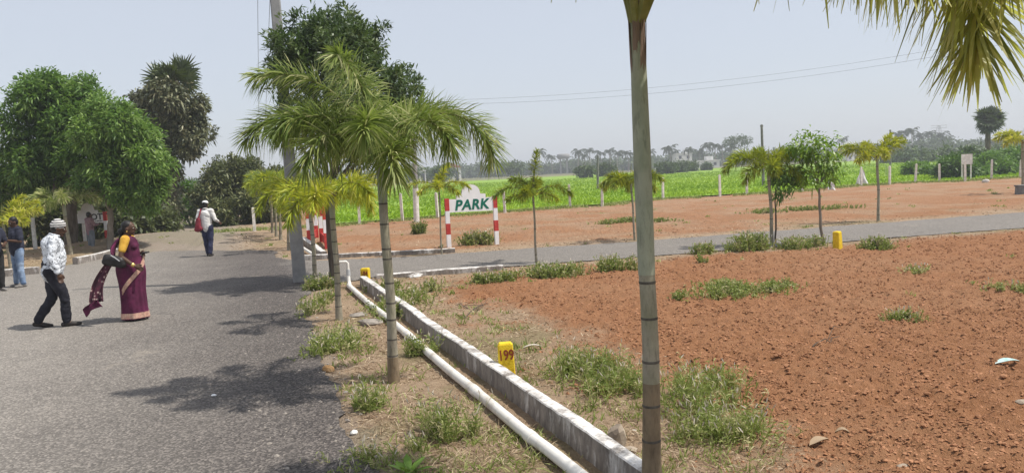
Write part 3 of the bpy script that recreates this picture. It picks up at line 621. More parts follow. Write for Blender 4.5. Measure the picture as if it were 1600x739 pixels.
# =================================================================== BROADLEAF TREES
def sublobes(lobes, k, f=.40):
    out = []
    for c, r in lobes:
        c, r = np.asarray(c, float), np.asarray(r, float); out.append((c, r * .58))
        for d in rdirs(k): out.append((c + d * r * .76, np.full(3, r.mean() * f) * rng.uniform(.55, 1.2)))
    return out
def crown_geo(mb, lobes, ntuft, per, leafL, leafW, spread=.9, up=.25, droop=.25, prof=(.15, 1, .15), shell=.5, tint=.5, tv=.16, sub=0, mi=0):
    if sub: lobes = sublobes(lobes, sub)
    vol = np.array([l[1][0] * l[1][1] + l[1][0] * l[1][2] for l in lobes]); pr_ = vol / vol.sum()
    which = rng.choice(len(lobes), ntuft, p=pr_); C = np.array([l[0] for l in lobes], float)[which]; RR = np.array([l[1] for l in lobes], float)[which]
    dv = rdirs(ntuft); rad = shell + (1 - shell) * rng.random(ntuft) ** .7; rad *= 1 + .13 * rng.normal(size=ntuft)
    p = C + dv * RR * rad[:, None]
    outw = unit(dv / RR); ttint = tint + rng.normal(0, tv, ntuft)
    pos = np.repeat(p, per, 0) + rng.normal(0, leafL * .45, (ntuft * per, 3)); o = np.repeat(outw, per, 0)
    d = unit(o + spread * rng.normal(size=o.shape) + [0, 0, up])
    # leaf blades turn their faces to the light above
    side = unit(np.cross(d, np.array([0, 0, 1.0]) + .55 * rng.normal(size=d.shape)))
    ribbons(mb, pos, d, side, leafL * rng.uniform(.6, 1.3, len(d)), leafW * rng.uniform(.7, 1.3, len(d)), droop, prof, np.clip(np.repeat(ttint, per) + rng.normal(0, .13, len(d)), 0, 1), mi)
def limb(mb, a, b, r0_, r1_, n=6, wob=.06, seg=7):
    a, b = np.asarray(a, float), np.asarray(b, float); t = np.linspace(0, 1, n); L = np.linalg.norm(b - a)
    p = a + (b - a) * t[:, None]; p[1:-1] += rng.normal(0, wob * L * .5, (n - 2, 3)); mb.tube(p, r0_ + (r1_ - r0_) * t, seg, rough=.12)
def tree(name, label, base, fork, r, lobes, ntuft, per, leafL, leafW, leaf, bark='bark', group=None, cat='tree', **kw):
    t = thing(name, base, label, cat, group); base = np.asarray(base, float); fork = np.asarray(fork, float)
    mb = MB(); limb(mb, base - [0, 0, .08], fork, r * 1.25, r * .8, 7, .022, 10); mb.build('trunk', M[bark], t, base)
    mb = MB()
    for c, rr in lobes:
        limb(mb, fork, c, r * .55, r * .14, 6, .1)
        for _ in range(3): limb(mb, c, np.asarray(c) + rdirs(1)[0] * np.asarray(rr) * .75, r * .16, r * .05, 4, .1, 5)
    mb.build('limbs', M[bark], t, base)
    mb = MB(); crown_geo(mb, lobes, ntuft, per, leafL, leafW, **kw); mb.build('crown', M[leaf], t, base, smooth=False)
    return t
def lobe(px, py, Y, rx, rz, ry=None):
    s = Y / FPX; return (P(px, py, Y), (rx * s, (ry or (rx + rz) / 2) * s, rz * s))
# tree behind the concrete pole
b = G(520, 441); Yb = b[1]
tree('street_tree', 'round dark leafy tree behind the concrete pole and big palm', b, P(512, 300, Yb), .075,
     [lobe(540, 110, Yb, 92, 92), lobe(478, 100, Yb - .3, 50, 82), lobe(600, 135, Yb, 52, 72), lobe(530, 55, Yb + .2, 62, 48), lobe(505, 180, Yb, 70, 48), lobe(575, 200, Yb + .1, 55, 40), lobe(575, 70, Yb + .2, 42, 38), lobe(540, 222, Yb, 66, 42), lobe(462, 135, Yb - .2, 38, 60), lobe(620, 175, Yb, 36, 40)],
     2300, 16, .12, .036, 'leaf_dark', spread=.8, droop=.15, tint=.55, tv=.24, sub=9, shell=.6)
# two merged trees on the left
Yb = 27.0
tree('leafy_tree', 'large rounded green tree at left with dark trunk behind the board', (P(114, 400, Yb)[0], Yb, 0), P(112, 320, Yb), .2,
     [lobe(95, 185, Yb, 62, 70), lobe(45, 220, Yb, 42, 66), lobe(150, 235, Yb + .3, 70, 80), lobe(60, 268, Yb, 66, 44), lobe(20, 285, Yb + .3, 46, 40), lobe(120, 150, Yb, 38, 34), lobe(75, 145, Yb + .2, 36, 30)],
     3800, 13, .21, .063, 'leaf_green', tint=.5, tv=.24, spread=.9, droop=.3, sub=11, shell=.62)
Yb = 25.4
tree('leafy_tree', 'bright green bushy tree standing in front of the palmyra palm', (P(173, 400, Yb)[0], Yb, 0), P(172, 330, Yb), .1,
     [lobe(180, 225, Yb, 52, 66), lobe(212, 262, Yb, 42, 58), lobe(162, 278, Yb - .2, 44, 38), lobe(220, 298, Yb, 34, 30), lobe(176, 185, Yb, 36, 32), lobe(190, 300, Yb - .1, 40, 16)],
     3200, 13, .175, .053, 'leaf_green', bark='bark_pale', tint=.72, tv=.2, spread=.9, droop=.3, sub=10, shell=.62)
# hedge and scrub at the end of the road
def bush(name, label, lobes, ntuft, per, leafL, leafW, leaf, group=None, cat='bush', **kw):
    b = np.array([lobes[0][0][0], lobes[0][0][1], 0.0]); t = thing(name, b, label, cat, group)
    mb = MB()
    for c, rr in lobes:
        foot = np.array([c[0] + rng.normal(0, .15), c[1], 0.]); limb(mb, foot + (b - foot) * .5, c, .05, .015, 5, .1, 5)
        for _ in range(3): limb(mb, c, np.asarray(c) + rdirs(1)[0] * np.asarray(rr) * .7, .015, .006, 3, .1, 4)
    mb.build('stems', M['bark'], t, b)
    mb = MB(); crown_geo(mb, lobes, ntuft, per, leafL, leafW, **kw); mb.build('foliage', M[leaf], t, b, smooth=False); return t
bush('scrub_bush', 'tall dark scrub beyond the man carrying the red bag', [lobe(352, 290, 41, 36, 44), lobe(330, 315, 40, 40, 32), lobe(372, 275, 42, 30, 32), lobe(345, 330, 39.5, 42, 20)], 1750, 11, .24, .08, 'leaf_olive', tint=.42, tv=.26, sub=9, shell=.6)
bush('scrub_bush', 'dark tangled bush between the far white post and the palm row', [lobe(400, 285, 42, 34, 40), lobe(418, 300, 41, 34, 44), lobe(398, 325, 40, 40, 26), lobe(440, 310, 41, 30, 34)], 1750, 11, .24, .08, 'leaf_olive', tint=.42, tv=.26, sub=9, shell=.6)
bush('scrub_bush', 'low green bush behind the palmyra trunk', [lobe(300, 308, 42, 24, 28), lobe(285, 325, 41, 30, 22), lobe(318, 325, 41, 24, 20)], 700, 12, .24, .085, 'leaf_green', tint=.4, sub=7)
bush('scrub_bush', 'shaded hedge below the large left tree', [lobe(60, 340, 31, 50, 34), lobe(120, 345, 31.5, 44, 30), lobe(0, 330, 31, 44, 40), lobe(-60, 320, 31, 50, 50)], 950, 12, .26, .11, 'leaf_olive', tint=.3)
bush('scrub_bush', 'shaded hedge under the bright green left tree', [lobe(200, 345, 32, 44, 24), lobe(160, 340, 32, 40, 30), lobe(240, 348, 33, 36, 20)], 720, 12, .26, .11, 'leaf_olive', tint=.32)

# ---- palmyras
def fan(mb, p, d, L, W, n=18, tint=.5, spread=120):
    """one stiff fan leaf: petiole along d, blades in a plane"""
    d = unit(np.asarray(d, float)[None])[0]; s = unit(np.cross(d, rdirs(1)[0])[None])[0]
    c = p + d * L * .5; mb.tube(np.array([p, c]), [.03, .02], 5, mi=0, cap=False)
    a = np.linspace(-R(spread), R(spread), n) + rng.normal(0, .05, n); dirs = np.outer(np.cos(a), d) + np.outer(np.sin(a), s)
    nn = np.cross(d, s); dirs = unit(dirs + .18 * np.outer(np.abs(np.sin(a)), nn)); side = unit(np.cross(dirs, nn + .3 * rng.normal(size=(n, 3))))
    ribbons(mb, np.broadcast_to(c, (n, 3)), dirs, side, L * .62 * rng.uniform(.85, 1.1, n), W, .08, [.35, 1, .75, .1], np.clip(tint + rng.normal(0, .15, n), 0, 1), 1)
# left palmyra smothered in creeper
Yb = 37.0; cx = P(272, 150, Yb); b = np.array([P(263, 345, Yb)[0], Yb, 0])
t = thing('palmyra_palm', b, 'tall palmyra palm smothered in creeper, spiky fronds on top', 'palm tree')
mb = MB(); limb(mb, b - [0, 0, .1], cx, .26, .2, 8, .015, 12); mb.build('trunk', M['bark'], t, b)
for i in range(26):
    d = rdirs(1)[0]; d[2] = abs(d[2]) * 1.1 + .25; mb = MB(); fan(mb, P(272, 136, Yb) + rng.normal(0, .12, 3), d, 1.35, .1, 18, .45); mb.build('frond', [M['bark'], M['palmyra']], t, b, smooth=False)
mb = MB(); crown_geo(mb, [lobe(275, 165, Yb, 47, 50), lobe(305, 195, Yb, 22, 44), lobe(240, 175, Yb, 34, 36), lobe(285, 215, Yb, 32, 34), lobe(262, 240, Yb, 14, 40), lobe(264, 300, Yb, 12, 50), lobe(225, 160, Yb, 22, 14)], 2200, 11, .23, .09, spread=.9, up=.1, droop=.4, tint=.45, tv=.26, sub=9, shell=.6); mb.build('creeper', M['vine'], t, b, smooth=False)
# distant palmyra on the right
Yb = 80.0; cx = P(1543, 188, Yb); b = np.array([P(1545, 260, Yb)[0], Yb, 0])
t = thing('palmyra_palm', b, 'lone dark palmyra palm with round crown beyond the fence at right', 'palm tree')
mb = MB(); limb(mb, b - [0, 0, .1], cx, .3, .24, 6, .01, 8); mb.build('trunk', M['bark'], t, b)
for i in range(46):
    d = rdirs(1)[0]; d[2] = d[2] * .95 + .05; mb = MB(); fan(mb, cx + rng.normal(0, .15, 3), d, rng.uniform(.9, 1.8), .19, 15, .22, 100); mb.build('frond', [M['bark'], M['palmyra']], t, b, smooth=False)
# bushes beyond the fence on the right
bush('field_bush', 'dark bush beside the white board beyond the fence', [lobe(1490, 262, 54, 20, 17), lobe(1478, 270, 54, 16, 12), lobe(1505, 268, 53.5, 16, 14)], 600, 10, .3, .11, 'leaf_green', tint=.25)
bush('field_bush', 'broad green bush right of the white board beyond the fence', [lobe(1540, 262, 57, 30, 18), lobe(1565, 268, 56, 26, 14), lobe(1525, 272, 55, 20, 12), lobe(1600, 258, 58, 34, 20)], 850, 10, .34, .13, 'leaf_green', tint=.5)
bush('field_bush', 'dark round bush behind the white board', [lobe(1511, 238, 75, 9, 7), lobe(1530, 246, 74, 20, 9)], 300, 10, .3, .12, 'leaf_dark', tint=.3)
bush('field_bush', 'tall green bush at the far right behind the fence', [lobe(1590, 245, 64, 24, 14), lobe(1560, 248, 66, 26, 10)], 600, 10, .32, .12, 'leaf_green', tint=.6)
bush('field_bush', 'pale bright green bush in the paddy left of the fence corner', [lobe(1432, 265, 66, 22, 9), lobe(1450, 268, 64, 16, 7)], 500, 10, .28, .1, 'leaf_bright', tint=.5)
# little tree between the palm and the yellow marker
b = G(1286, 382); Yb = b[1]
tree('young_tree', 'young broadleaf tree with bright green crown right of the shaggy palm', b, P(1279, 290, Yb), .03,
     [lobe(1272, 232, Yb, 34, 26), lobe(1292, 240, Yb, 24, 28), lobe(1255, 226, Yb, 26, 18), lobe(1270, 275, Yb, 22, 18), lobe(1300, 262, Yb, 12, 18)], 105, 11, .15, .05, 'leaf_bright', bark='bark_pale', spread=1.1, tint=.75, droop=.5)
b2 = G(1213, 383)
tree('young_tree', 'dark leafy sapling tangled below the shaggy palm crown', G(1212, 381), P(1212, 300, b2[1] + .15), .02, [lobe(1222, 285, b2[1] + .1, 22, 26), lobe(1232, 270, b2[1] + .1, 22, 16)], 48, 12, .15, .05, 'leaf_green', spread=1.1, tint=.3, droop=.6)

# =================================================================== WEEDS
def weed(label, px, py, rx, h, n_, leaf='weed', heads=True, ry=None, name='weed_clump', tint=.45, Yoff=0):
    n = int(n_ * 1.15); h = h * 1.15; c = G(px, py); ry = ry or rx * .7; a = rng.uniform(0, 2 * math.pi, n); q = np.minimum(np.abs(rng.normal(0, .55, n)), 1.35); 
    sc_ = rng.normal(0, .5, (6, 2)); wh = rng.integers(0, 6, n); q = np.minimum(np.abs(rng.normal(0, .36, n)), 1.2) * np.repeat(1, n)
    x = c[0] + (np.cos(a) * q + sc_[wh, 0]) * rx; y = c[1] + (np.sin(a) * q + sc_[wh, 1]) * ry
    dn = fbm(x * 4, y * 4, 3, 44); k = dn + .25 * (1 - q) > .50; x, y, q = x[k], y[k], q[k]; n = len(x); base = np.c_[x, y, hgt(x, y) - .01]
    H = h * np.clip(1.05 - .6 * q, .2, 1) * rng.uniform(.35, 1.15, n); dry = rng.random(n) < .22
    d = unit(np.c_[rng.normal(0, .28, n) + np.cos(a[k]) * q * .35, rng.normal(0, .28, n) + np.sin(a[k]) * q * .35, np.ones(n)])
    sc = max(.0035, .0011 * c[1])
    t = thing(name, (c[0], c[1], 0), label, 'weed', 'weeds'); bb = (c[0], c[1], 0)
    mb = MB(); ribbons(mb, base, d, perp(d), H, sc, .12, [1, .9, .4], np.where(dry, 1.0, np.clip(tint - .05 + rng.normal(0, .2, n), 0, .85)))
    m_ = 6; f = rng.uniform(.12, .98, (n, m_)); pos = base[:, None] + d[:, None] * (H[:, None] * f)[..., None]; pos[..., 2] -= (.12 * H)[:, None] * f ** 2; pos = pos.reshape(-1, 3)
    ld = unit(rng.normal(size=pos.shape) * [1, 1, .5] + [0, 0, 1.1]); ll = np.repeat(.15 * h + .022, len(pos)) * rng.uniform(.5, 1.2, len(pos))
    ribbons(mb, pos, ld, perp(ld), ll, np.maximum(.007, sc * 1.5), .35, [.3, 1, .15], np.where(np.repeat(dry, m_), rng.uniform(.85, 1, len(pos)), np.clip(tint + rng.normal(0, .2, len(pos)), 0, .9)))
    mb.build('foliage', M[leaf], t, bb, smooth=False)
    if heads:
        kk = (rng.random(n) < .24) & (H > .45 * h); tip = base[kk] + d[kk] * H[kk][:, None]; tip[:, 2] -= .12 * H[kk]
        if len(tip):
            mb = MB(); dd = unit(d[kk] + .3 * rng.normal(size=tip.shape))
            for _ in range(2): ribbons(mb, tip, dd, perp(dd), .05, max(.010, sc * 1.4), .05, [.5, 1, .4], rng.random(len(tip)))
            tag(mb.build('seed_heads', M['weed_head'], t, bb, smooth=False), kind='stuff')
    return t
weed('bushy green weed beside the pipe in the foreground', 718, 678, .30, .34, 260)
weed('small seeding weed at the road edge left of the big palm foot', 574, 640, .17, .24, 130)
weed('sprawling weeds at the very bottom left of the verge', 586, 722, .36, .13, 200)
weed('long green grassy patch on the verge between road and stones', 528, 540, .38, .24, 380, ry=.85, tint=.5)
weed('green tuft at the road edge near the slim palms', 490, 482, .3, .24, 240, ry=.7)
weed('weed leaning on the pipe behind the big palm', 655, 556, .14, .26, 120)
weed('broad seeding weed clump between marker 199 and the near trunk', 905, 612, .36, .32, 430, ry=.8)
weed('weed clump close left of the near palm trunk', 972, 606, .22, .30, 130, ry=.4)
weed('tall seeding weeds just right of the near palm trunk', 1066, 640, .30, .36, 300, ry=.6)
weed('green weed patch on the plot corner right of the near trunk', 1134, 676, .40, .24, 420, ry=.5, tint=.52)
weed('thin weed at the red soil margin', 1120, 612, .18, .26, 80)
weed('flat bright green grass patch in the middle of the red plot', 1145, 458, .85, .17, 800, heads=False, ry=.65, tint=.5)
weed('small bright tuft just right of the flat grass patch', 1217, 450, .17, .17, 110, heads=False, tint=.5)
weed('tiny green tuft left of the flat grass patch', 1062, 468, .16, .12, 70, heads=False, tint=.45)
weed('lone small tuft far out on the red plot', 1412, 500, .2, .16, 110, tint=.5)
weed('green weed row in front of the cross road left of the near trunk', 865, 432, .75, .27, 600, ry=.5)
weed('weed tuft left end of the green row by the cross road', 782, 440, .4, .22, 260)
weed('weed tuft directly left of the near trunk by the cross road', 968, 424, .36, .3, 260)
weed('large bushy weed at the foot of the shaggy palm', 1172, 392, .62, .42, 640)
weed('weeds between the shaggy palm and the young tree', 1238, 388, .55, .28, 380)
weed('small weed right of the near trunk at the plot corner', 1092, 414, .16, .22, 90, heads=False)
weed('dry weed at the road side right of the near trunk', 1096, 398, .32, .28, 160)
weed('weed clump right of the plain yellow marker', 1362, 390, .45, .26, 280)
weed('weed clump on the plot side behind the kerb', 640, 470, .55, .24, 420, ry=1.1)
weed('tufts in the corner behind marker 184', 610, 452, .35, .2, 160)
weed('grey-green bush between the posts of the PARK sign', 748, 382, .5, .42, 330, tint=.55)
weed('dark twiggy shrub at the foot of the far white-painted pole', 652, 366, .2, .5, 120, heads=False, tint=.1)
weed('weeds at the foot of the slim palm by the pole', 503, 452, .25, .3, 200)
weed('long green weed strip across the far plot', 1020, 346, 1.3, .2, 380, heads=False, ry=.5)
weed('long weed strip on the far plot behind the young tree', 1240, 330, 2.0, .2, 420, heads=False, ry=.6)
weed('pale weeds at the right of the cross road', 1440, 455 - 30, .3, .14, 60, tint=.7)
weed('faint tuft at the right edge of the red plot', 1582, 455, .4, .14, 110, tint=.65)
# small tufts nobody would count
pv = scatter(5200, 4.2, 17, lambda x, y, r, g, s: (s > .05) & (uv_of(x, y)[0] > .95) & (uv_of(x, y)[0] < 3.6) & (np.abs(uv_of(x, y)[0] - 2.29) > .12) & (rng.random(len(x)) < .8 * sstep(.45, .62, fbm(x * 1.4, y * 1.4, 3, 71))))
n = 420; pts = scatter(2600, 5, 44, lambda x, y, r, g, s: (s > .15) & (rng.random(len(x)) < (.05 + .55 * (1 - r)) * sstep(.42, .6, fbm(x * .6, y * .6, 3, 12))) & (np.abs(uv_of(x, y)[0] - 2.29) > .12) & ((uv_of(x, y)[0] > .9) | (uv_of(x, y)[1] > 27)))
mb = MB()
for p in np.r_[pts, pv]:
    k = rng.integers(6, 16); q = rng.normal(0, .05, (k, 3)); q[:, 2] = -.01; d = unit(np.c_[rng.normal(0, .5, (k, 2)), np.ones(k)])
    ribbons(mb, p + q, d, perp(d), rng.uniform(.05, .17, k), .005 + .0010 * p[1], .35, [1, .8, .1], np.clip(rng.uniform(.2, 1) + rng.normal(0, .12, k), 0, 1))
tag(mb.build('grass_tufts', M['weed'], smooth=False), 'scattered small grass tufts over the bare ground', 'grass', kind='stuff')
# broad-leaved seedling
b = G(640, 742); t = thing('broadleaf_seedling', b, 'broad-leaved light green seedling at the bottom edge', 'plant')
for i in range(9):
    a = i * 2.4; d = unit(np.array([[math.cos(a), math.sin(a), .55 + .09 * i]])); mb = MB()
    ribbons(mb, np.array([b + [0, 0, .01]]), d, unit(np.cross(d, [[0, 0, 1.]])), np.array([.20]), np.array([.06]), np.array([.25]), [.15, .7, 1, .75, .08], np.array([rng.random()])); mb.build('leaf', M['seedling'], t, b)

# =================================================================== POLES, WIRES, SIGNS
def text_obj(name, s, size, m, parent, loc, rot, ext=.003, bold=.0, shear=0.0, sx=1.0, space=1.0):
    cu_ = bpy.data.curves.new(name, 'FONT'); cu_.body = s; cu_.size = size; cu_.extrude = ext; cu_.offset = bold; cu_.shear = shear
    cu_.align_x = 'CENTER'; cu_.align_y = 'CENTER'; cu_.space_character = space; cu_.resolution_u = 4
    tmp = bpy.data.objects.new(name + '_tmp', cu_); COL.objects.link(tmp)
    bpy.context.view_layer.update()
    me = bpy.data.meshes.new_from_object(tmp.evaluated_get(bpy.context.evaluated_depsgraph_get()))
    bpy.data.objects.remove(tmp); bpy.data.curves.remove(cu_); me.materials.clear(); me.materials.append(m); me.name = name
    o = bpy.data.objects.new(name, me); COL.objects.link(o); o.parent = parent; o.location = loc; o.rotation_euler = rot; o.scale = (sx, 1, 1); return o

# big concrete pole
b = G(469, 441); tp_ = P(430, 0, b[1]); vv = (tp_ - b) / (tp_[2] - b[2]); top = b + vv * 8.2
t = thing('electric_pole', b, 'tall square concrete electric pole beside the road', 'pole')
mb = MB(); k = 10
for i in range(k):
    a0, a1 = i / k, (i + 1) / k
hw0, hd0, hw1, hd1 = .135, .11, .085, .08; rzp = .25
ca, sa = math.cos(rzp), math.sin(rzp); V = []
for z in np.linspace(-.1, 8.2, 12):
    f = max(z, 0) / 8.2; hw = hw0 + (hw1 - hw0) * f; hd = hd0 + (hd1 - hd0) * f; ch = .022; c = b + vv * z
    for x, y in ((-hw, -hd + ch), (-hw + ch, -hd), (hw - ch, -hd), (hw, -hd + ch), (hw, hd - ch), (hw - ch, hd), (-hw + ch, hd), (-hw, hd - ch)):
        V.append(c + [x * ca - y * sa, x * sa + y * ca, 0])
Fq = [[i * 8 + j, i * 8 + (j + 1) % 8, (i + 1) * 8 + (j + 1) % 8, (i + 1) * 8 + j] for i in range(11) for j in range(8)]
mb.add(V, Fq); mb.F.append((np.array([[88 + j for j in range(8)]]), 0)); flat(mb, 'shaft', M['concrete'], t, b)
mb = MB(); mb.box(top - [0, 0, .35], (1.3, .09, .09), .25); flat(mb, 'cross_arm', M['metal'], t, b)
for dx in (-.5, 0, .5): MB().tube([top + [dx * ca, dx * sa, -.3], top + [dx * ca, dx * sa, -.12]], [.045, .03], 8).build('insulator', M['white_paint'], t, b)
# slimmer pole with whitewashed foot at the paddy edge
b2 = G(651, 348); t2 = thing('electric_pole', b2, 'slim pole with whitewashed foot behind the big palm', 'pole'); tt = P(645, 168, b2[1])
v2 = (tt - b2) / (tt[2] - b2[2])
MB().tube([b2 - [0, 0, .1], b2 + v2 * 1.55], [.135, .13], 8).build('whitewashed_foot', M['white_post'], t2, b2)
MB().tube([b2 + v2 * 1.55, b2 + v2 * 5.3], [.115, .085], 8).build('shaft', M['concrete'], t2, b2)
# far pole hidden in the scrub
b3 = G(409, 355); b3[1] = 43; b3[0] = P(408, 300, 43)[0]; b3[2] = 0
t3 = thing('electric_pole', b3, 'distant pole rising from the scrub at the end of the road', 'pole')
MB().tube([b3 - [0, 0, .1], b3 + [0, 0, 3.6]], [.12, .09], 8).build('shaft', M['concrete'], t3, b3)
def wire(label, a, bq, sag, r=.012):
    a, bq = np.asarray(a, float), np.asarray(bq, float); s = np.linspace(0, 1, 40); p = a + (bq - a) * s[:, None]; p[:, 2] -= sag * 4 * s * (1 - s)
    tag(MB().tube(p, r, 5).build('overhead_wire', M['wire'], None, a), label, 'wire', 'overhead wires')
wire('upper of the two thin wires crossing the sky at right', P(640, 158, b2[1]), P(1760, 20, 30), .75, .0042)
wire('lower of the two thin wires crossing the sky at right', P(640, 164, b2[1]), P(1760, 30, 30), .8, .0042)
wire('thin wire dropping down the sky left of the concrete pole', P(402, -70, 16), P(405, 262, 43), .0, .006)
wire('short wire close beside the concrete pole', P(424, -60, 16.2), P(412, 262, 43), .0, .006)
# thin far poles in the field
for px, py, ty, dx, lab in ((934, 298, 243, 0, 'thin dark pole in the paddy left of the near trunk'), (1193, 292, 195, -3, 'thin leaning pole rising behind the shaggy palm'), (1391, 268, 203, 0, 'thin dark pole behind the yellow palm at right'), (648 + 30, 0, 0, 0, None)):
    if not lab: continue
    q = G(px, py); h = P(px + dx, ty, q[1]); 
    tt_ = thing('field_pole', q, lab, 'pole'); MB().tube([q - [0, 0, .1], h], [.12, .09], 7).build('shaft', M['concrete_dark'], tt_, q)
    d = unit((h - q)[None])[0]; mb = MB(); mb.box(h - d * .12, (.16, .16, .10), .4); flat(mb, 'cap', M['concrete_dark'], tt_, q)

# ---- boards on red-and-white posts
def striped_post(parent, x, h, base_world, w=.115, d=.10, first=0, bands=(.40, .31, .36, .35)):
    z = -.05; cols = ['white_paint', 'red_paint']; rem = h
    p = MB(); hs = list(bands); sc = h / sum(hs)
    post = None
    for i, bh in enumerate(hs):
        bh *= sc; z0 = (-.05 if i == 0 else z); z1 = (bh if i == 0 else z + bh); mb = MB(); ww = w + (.004 if (i + first) % 2 else 0)
        mb.box((x, 0, (z0 + z1) / 2), (ww, d + ww - w, z1 - z0)); z = z1
        if post is None: post = flat(mb, 'post', M[cols[(i + first) % 2]], parent)
        else: flat(mb, 'painted_band', M[cols[(i + first) % 2]], post)
    return post
def board(label, pl, pr_, H, text, tm, size, **kw):
    pl, pr_ = np.asarray(pl), np.asarray(pr_); c = (pl + pr_) / 2; c[2] = 0; W = np.linalg.norm((pr_ - pl)[:2]); rz = math.atan2(pr_[1] - pl[1], pr_[0] - pl[0])
    t = thing('sign_board', c, label, 'sign', None, rz)
    striped_post(t, -W / 2, H, c); striped_post(t, W / 2, H, c)
    s = H / 1.42; w = W - .115; poly = []
    X_ = lambda f: -w / 2 + w * f
    poly += [(X_(0), 1.02 * s), (X_(1), 1.0 * s), (X_(1), 1.38 * s), (X_(.83), 1.38 * s), (X_(.83), 1.49 * s), (X_(.72), 1.50 * s)]
    for i in range(9):
        a = math.pi * i / 8; poly.append((X_(.5) + w * .205 * math.cos(a), (1.54 + .24 * math.sin(a)) * s))
    poly += [(X_(.28), 1.50 * s), (X_(.17), 1.49 * s), (X_(.17), 1.38 * s), (X_(0), 1.38 * s)]
    mb = MB(); mb.prism(poly, -.035, .035); flat(mb, 'panel', M['white_paint'], t)
    # thin raised rim along the shaped top
    top_ = [p for p in poly[2:]] ; rim = np.array([(p[0], 0, p[1]) for p in top_]); MB().tube(rim, .017, 6).build('rim', M['sign_rim'], t)
    return t, W, s
M['sign_rim'] = m_basic('sign_rim', (0.30, 0.24, 0.23), (0.46, 0.40, 0.38), 8, 0.7, 0.1)
t, W, s = board('white PARK sign on red and white posts across the road', G(702, 388), G(776.5, 382), 1.42, 'PARK', None, .3)
text_obj('lettering', 'PARK', .40, M['green_lettering'], t, (0, -.038, 1.20 * s), (R(90), 0, 0), .003, .014, .18, .98, 1.08)
t, W, s = board('white board on red and white posts under the left trees reading OTT', G(117, 391), G(169, 388), 1.36, '', None, .3)
text_obj('lettering', 'OTT', .30, M['black_lettering'], t, (W * .33, -.038, 1.23 * s), (R(90), 0, 0), .003, .008, 0, .95)
mb = MB()
for k in range(5): mb.box((W * .22 + k * W * .045, -.037, 1.075 * s), (W * .03, .004, .03 + .008 * (k % 2)))
flat(mb, 'lettering', M['black_lettering'], t)
# striped barriers seen nearly edge-on beyond the crossing
def barrier(label, pl, pr_, H):
    pl, pr_ = np.asarray(pl), np.asarray(pr_); c = (pl + pr_) / 2; c[2] = 0; W = np.linalg.norm((pr_ - pl)[:2]); rz = math.atan2(pr_[1] - pl[1], pr_[0] - pl[0])
    t = thing('striped_barrier', c, label, 'barrier', 'striped barriers', rz)
    striped_post(t, -W / 2, H, c, .15, .13, 1, (.5, .42, .5)); striped_post(t, W / 2, H, c, .15, .13, 1, (.5, .42, .5))
    for z0, z1 in ((.08, .36), (1.0, 1.34)):
        for k in range(4):
            mb = MB(); zz = z0 + (z1 - z0) * (k + .5) / 4; mb.box((0, 0, zz * H / 1.42), (W - .155, .03, .05)); flat(mb, 'slat', M['red_paint'], t)
barrier('red and white striped barrier next to the concrete pole, left of the pair', G(484, 381), G(495, 372), 1.32)
barrier('red and white striped barrier behind the tree trunk, right of the pair', G(511, 389), G(503, 379), 1.40)

# ---- yellow plot markers
def marker(label, px, py, w, d, h, rz, txt, lean=(0, 0)):
    b = G(px, py); t = thing('plot_marker', b, label, 'marker stone', 'yellow plot markers', rz)
    t.rotation_euler = (R(lean[1]), R(lean[0]), rz)
    mb = MB(); ch = .012; V = []
    zs = [-.06, h * .3, h * .65, h - .02, h]
    for i, z in enumerate(zs):
        f = 1 - .03 * i - (.12 if i == 4 else 0); hw, hd = w / 2 * f, d / 2 * f
        for x, y in ((-hw, -hd + ch), (-hw + ch, -hd), (hw - ch, -hd), (hw, -hd + ch), (hw, hd - ch), (hw - ch, hd), (-hw + ch, hd), (-hw, hd - ch)):
            V.append([x + rng.normal(0, .003), y + rng.normal(0, .002), z + rng.normal(0, .003)])
    mb.add(V, [[i * 8 + j, i * 8 + (j + 1) % 8, (i + 1) * 8 + (j + 1) % 8, (i + 1) * 8 + j] for i in range(4) for j in range(8)])
    mb.F.append((np.array([[32 + j for j in range(8)]]), 0)); flat(mb, 'stone', M['yellow_paint'], t)
    if txt: text_obj('lettering', txt, h * .36, M['brown_lettering'], t, (0, -d / 2 * .975 - .002, h * .70), (R(90 - 1.2), 0, 0), .004, .003, 0, .74)
marker('yellow marker stone numbered 199 behind the near kerb', 794, 596, .165, .10, .40, R(4), '199', (-2, 0))
marker('yellow marker stone numbered 184 at the far end of the kerb', 572, 446, .185, .11, .35, R(-12), '184', (0, 0))
marker('plain yellow marker stone right of the young tree', 1309, 389, .17, .16, .40, R(38), '', (-3, 0))

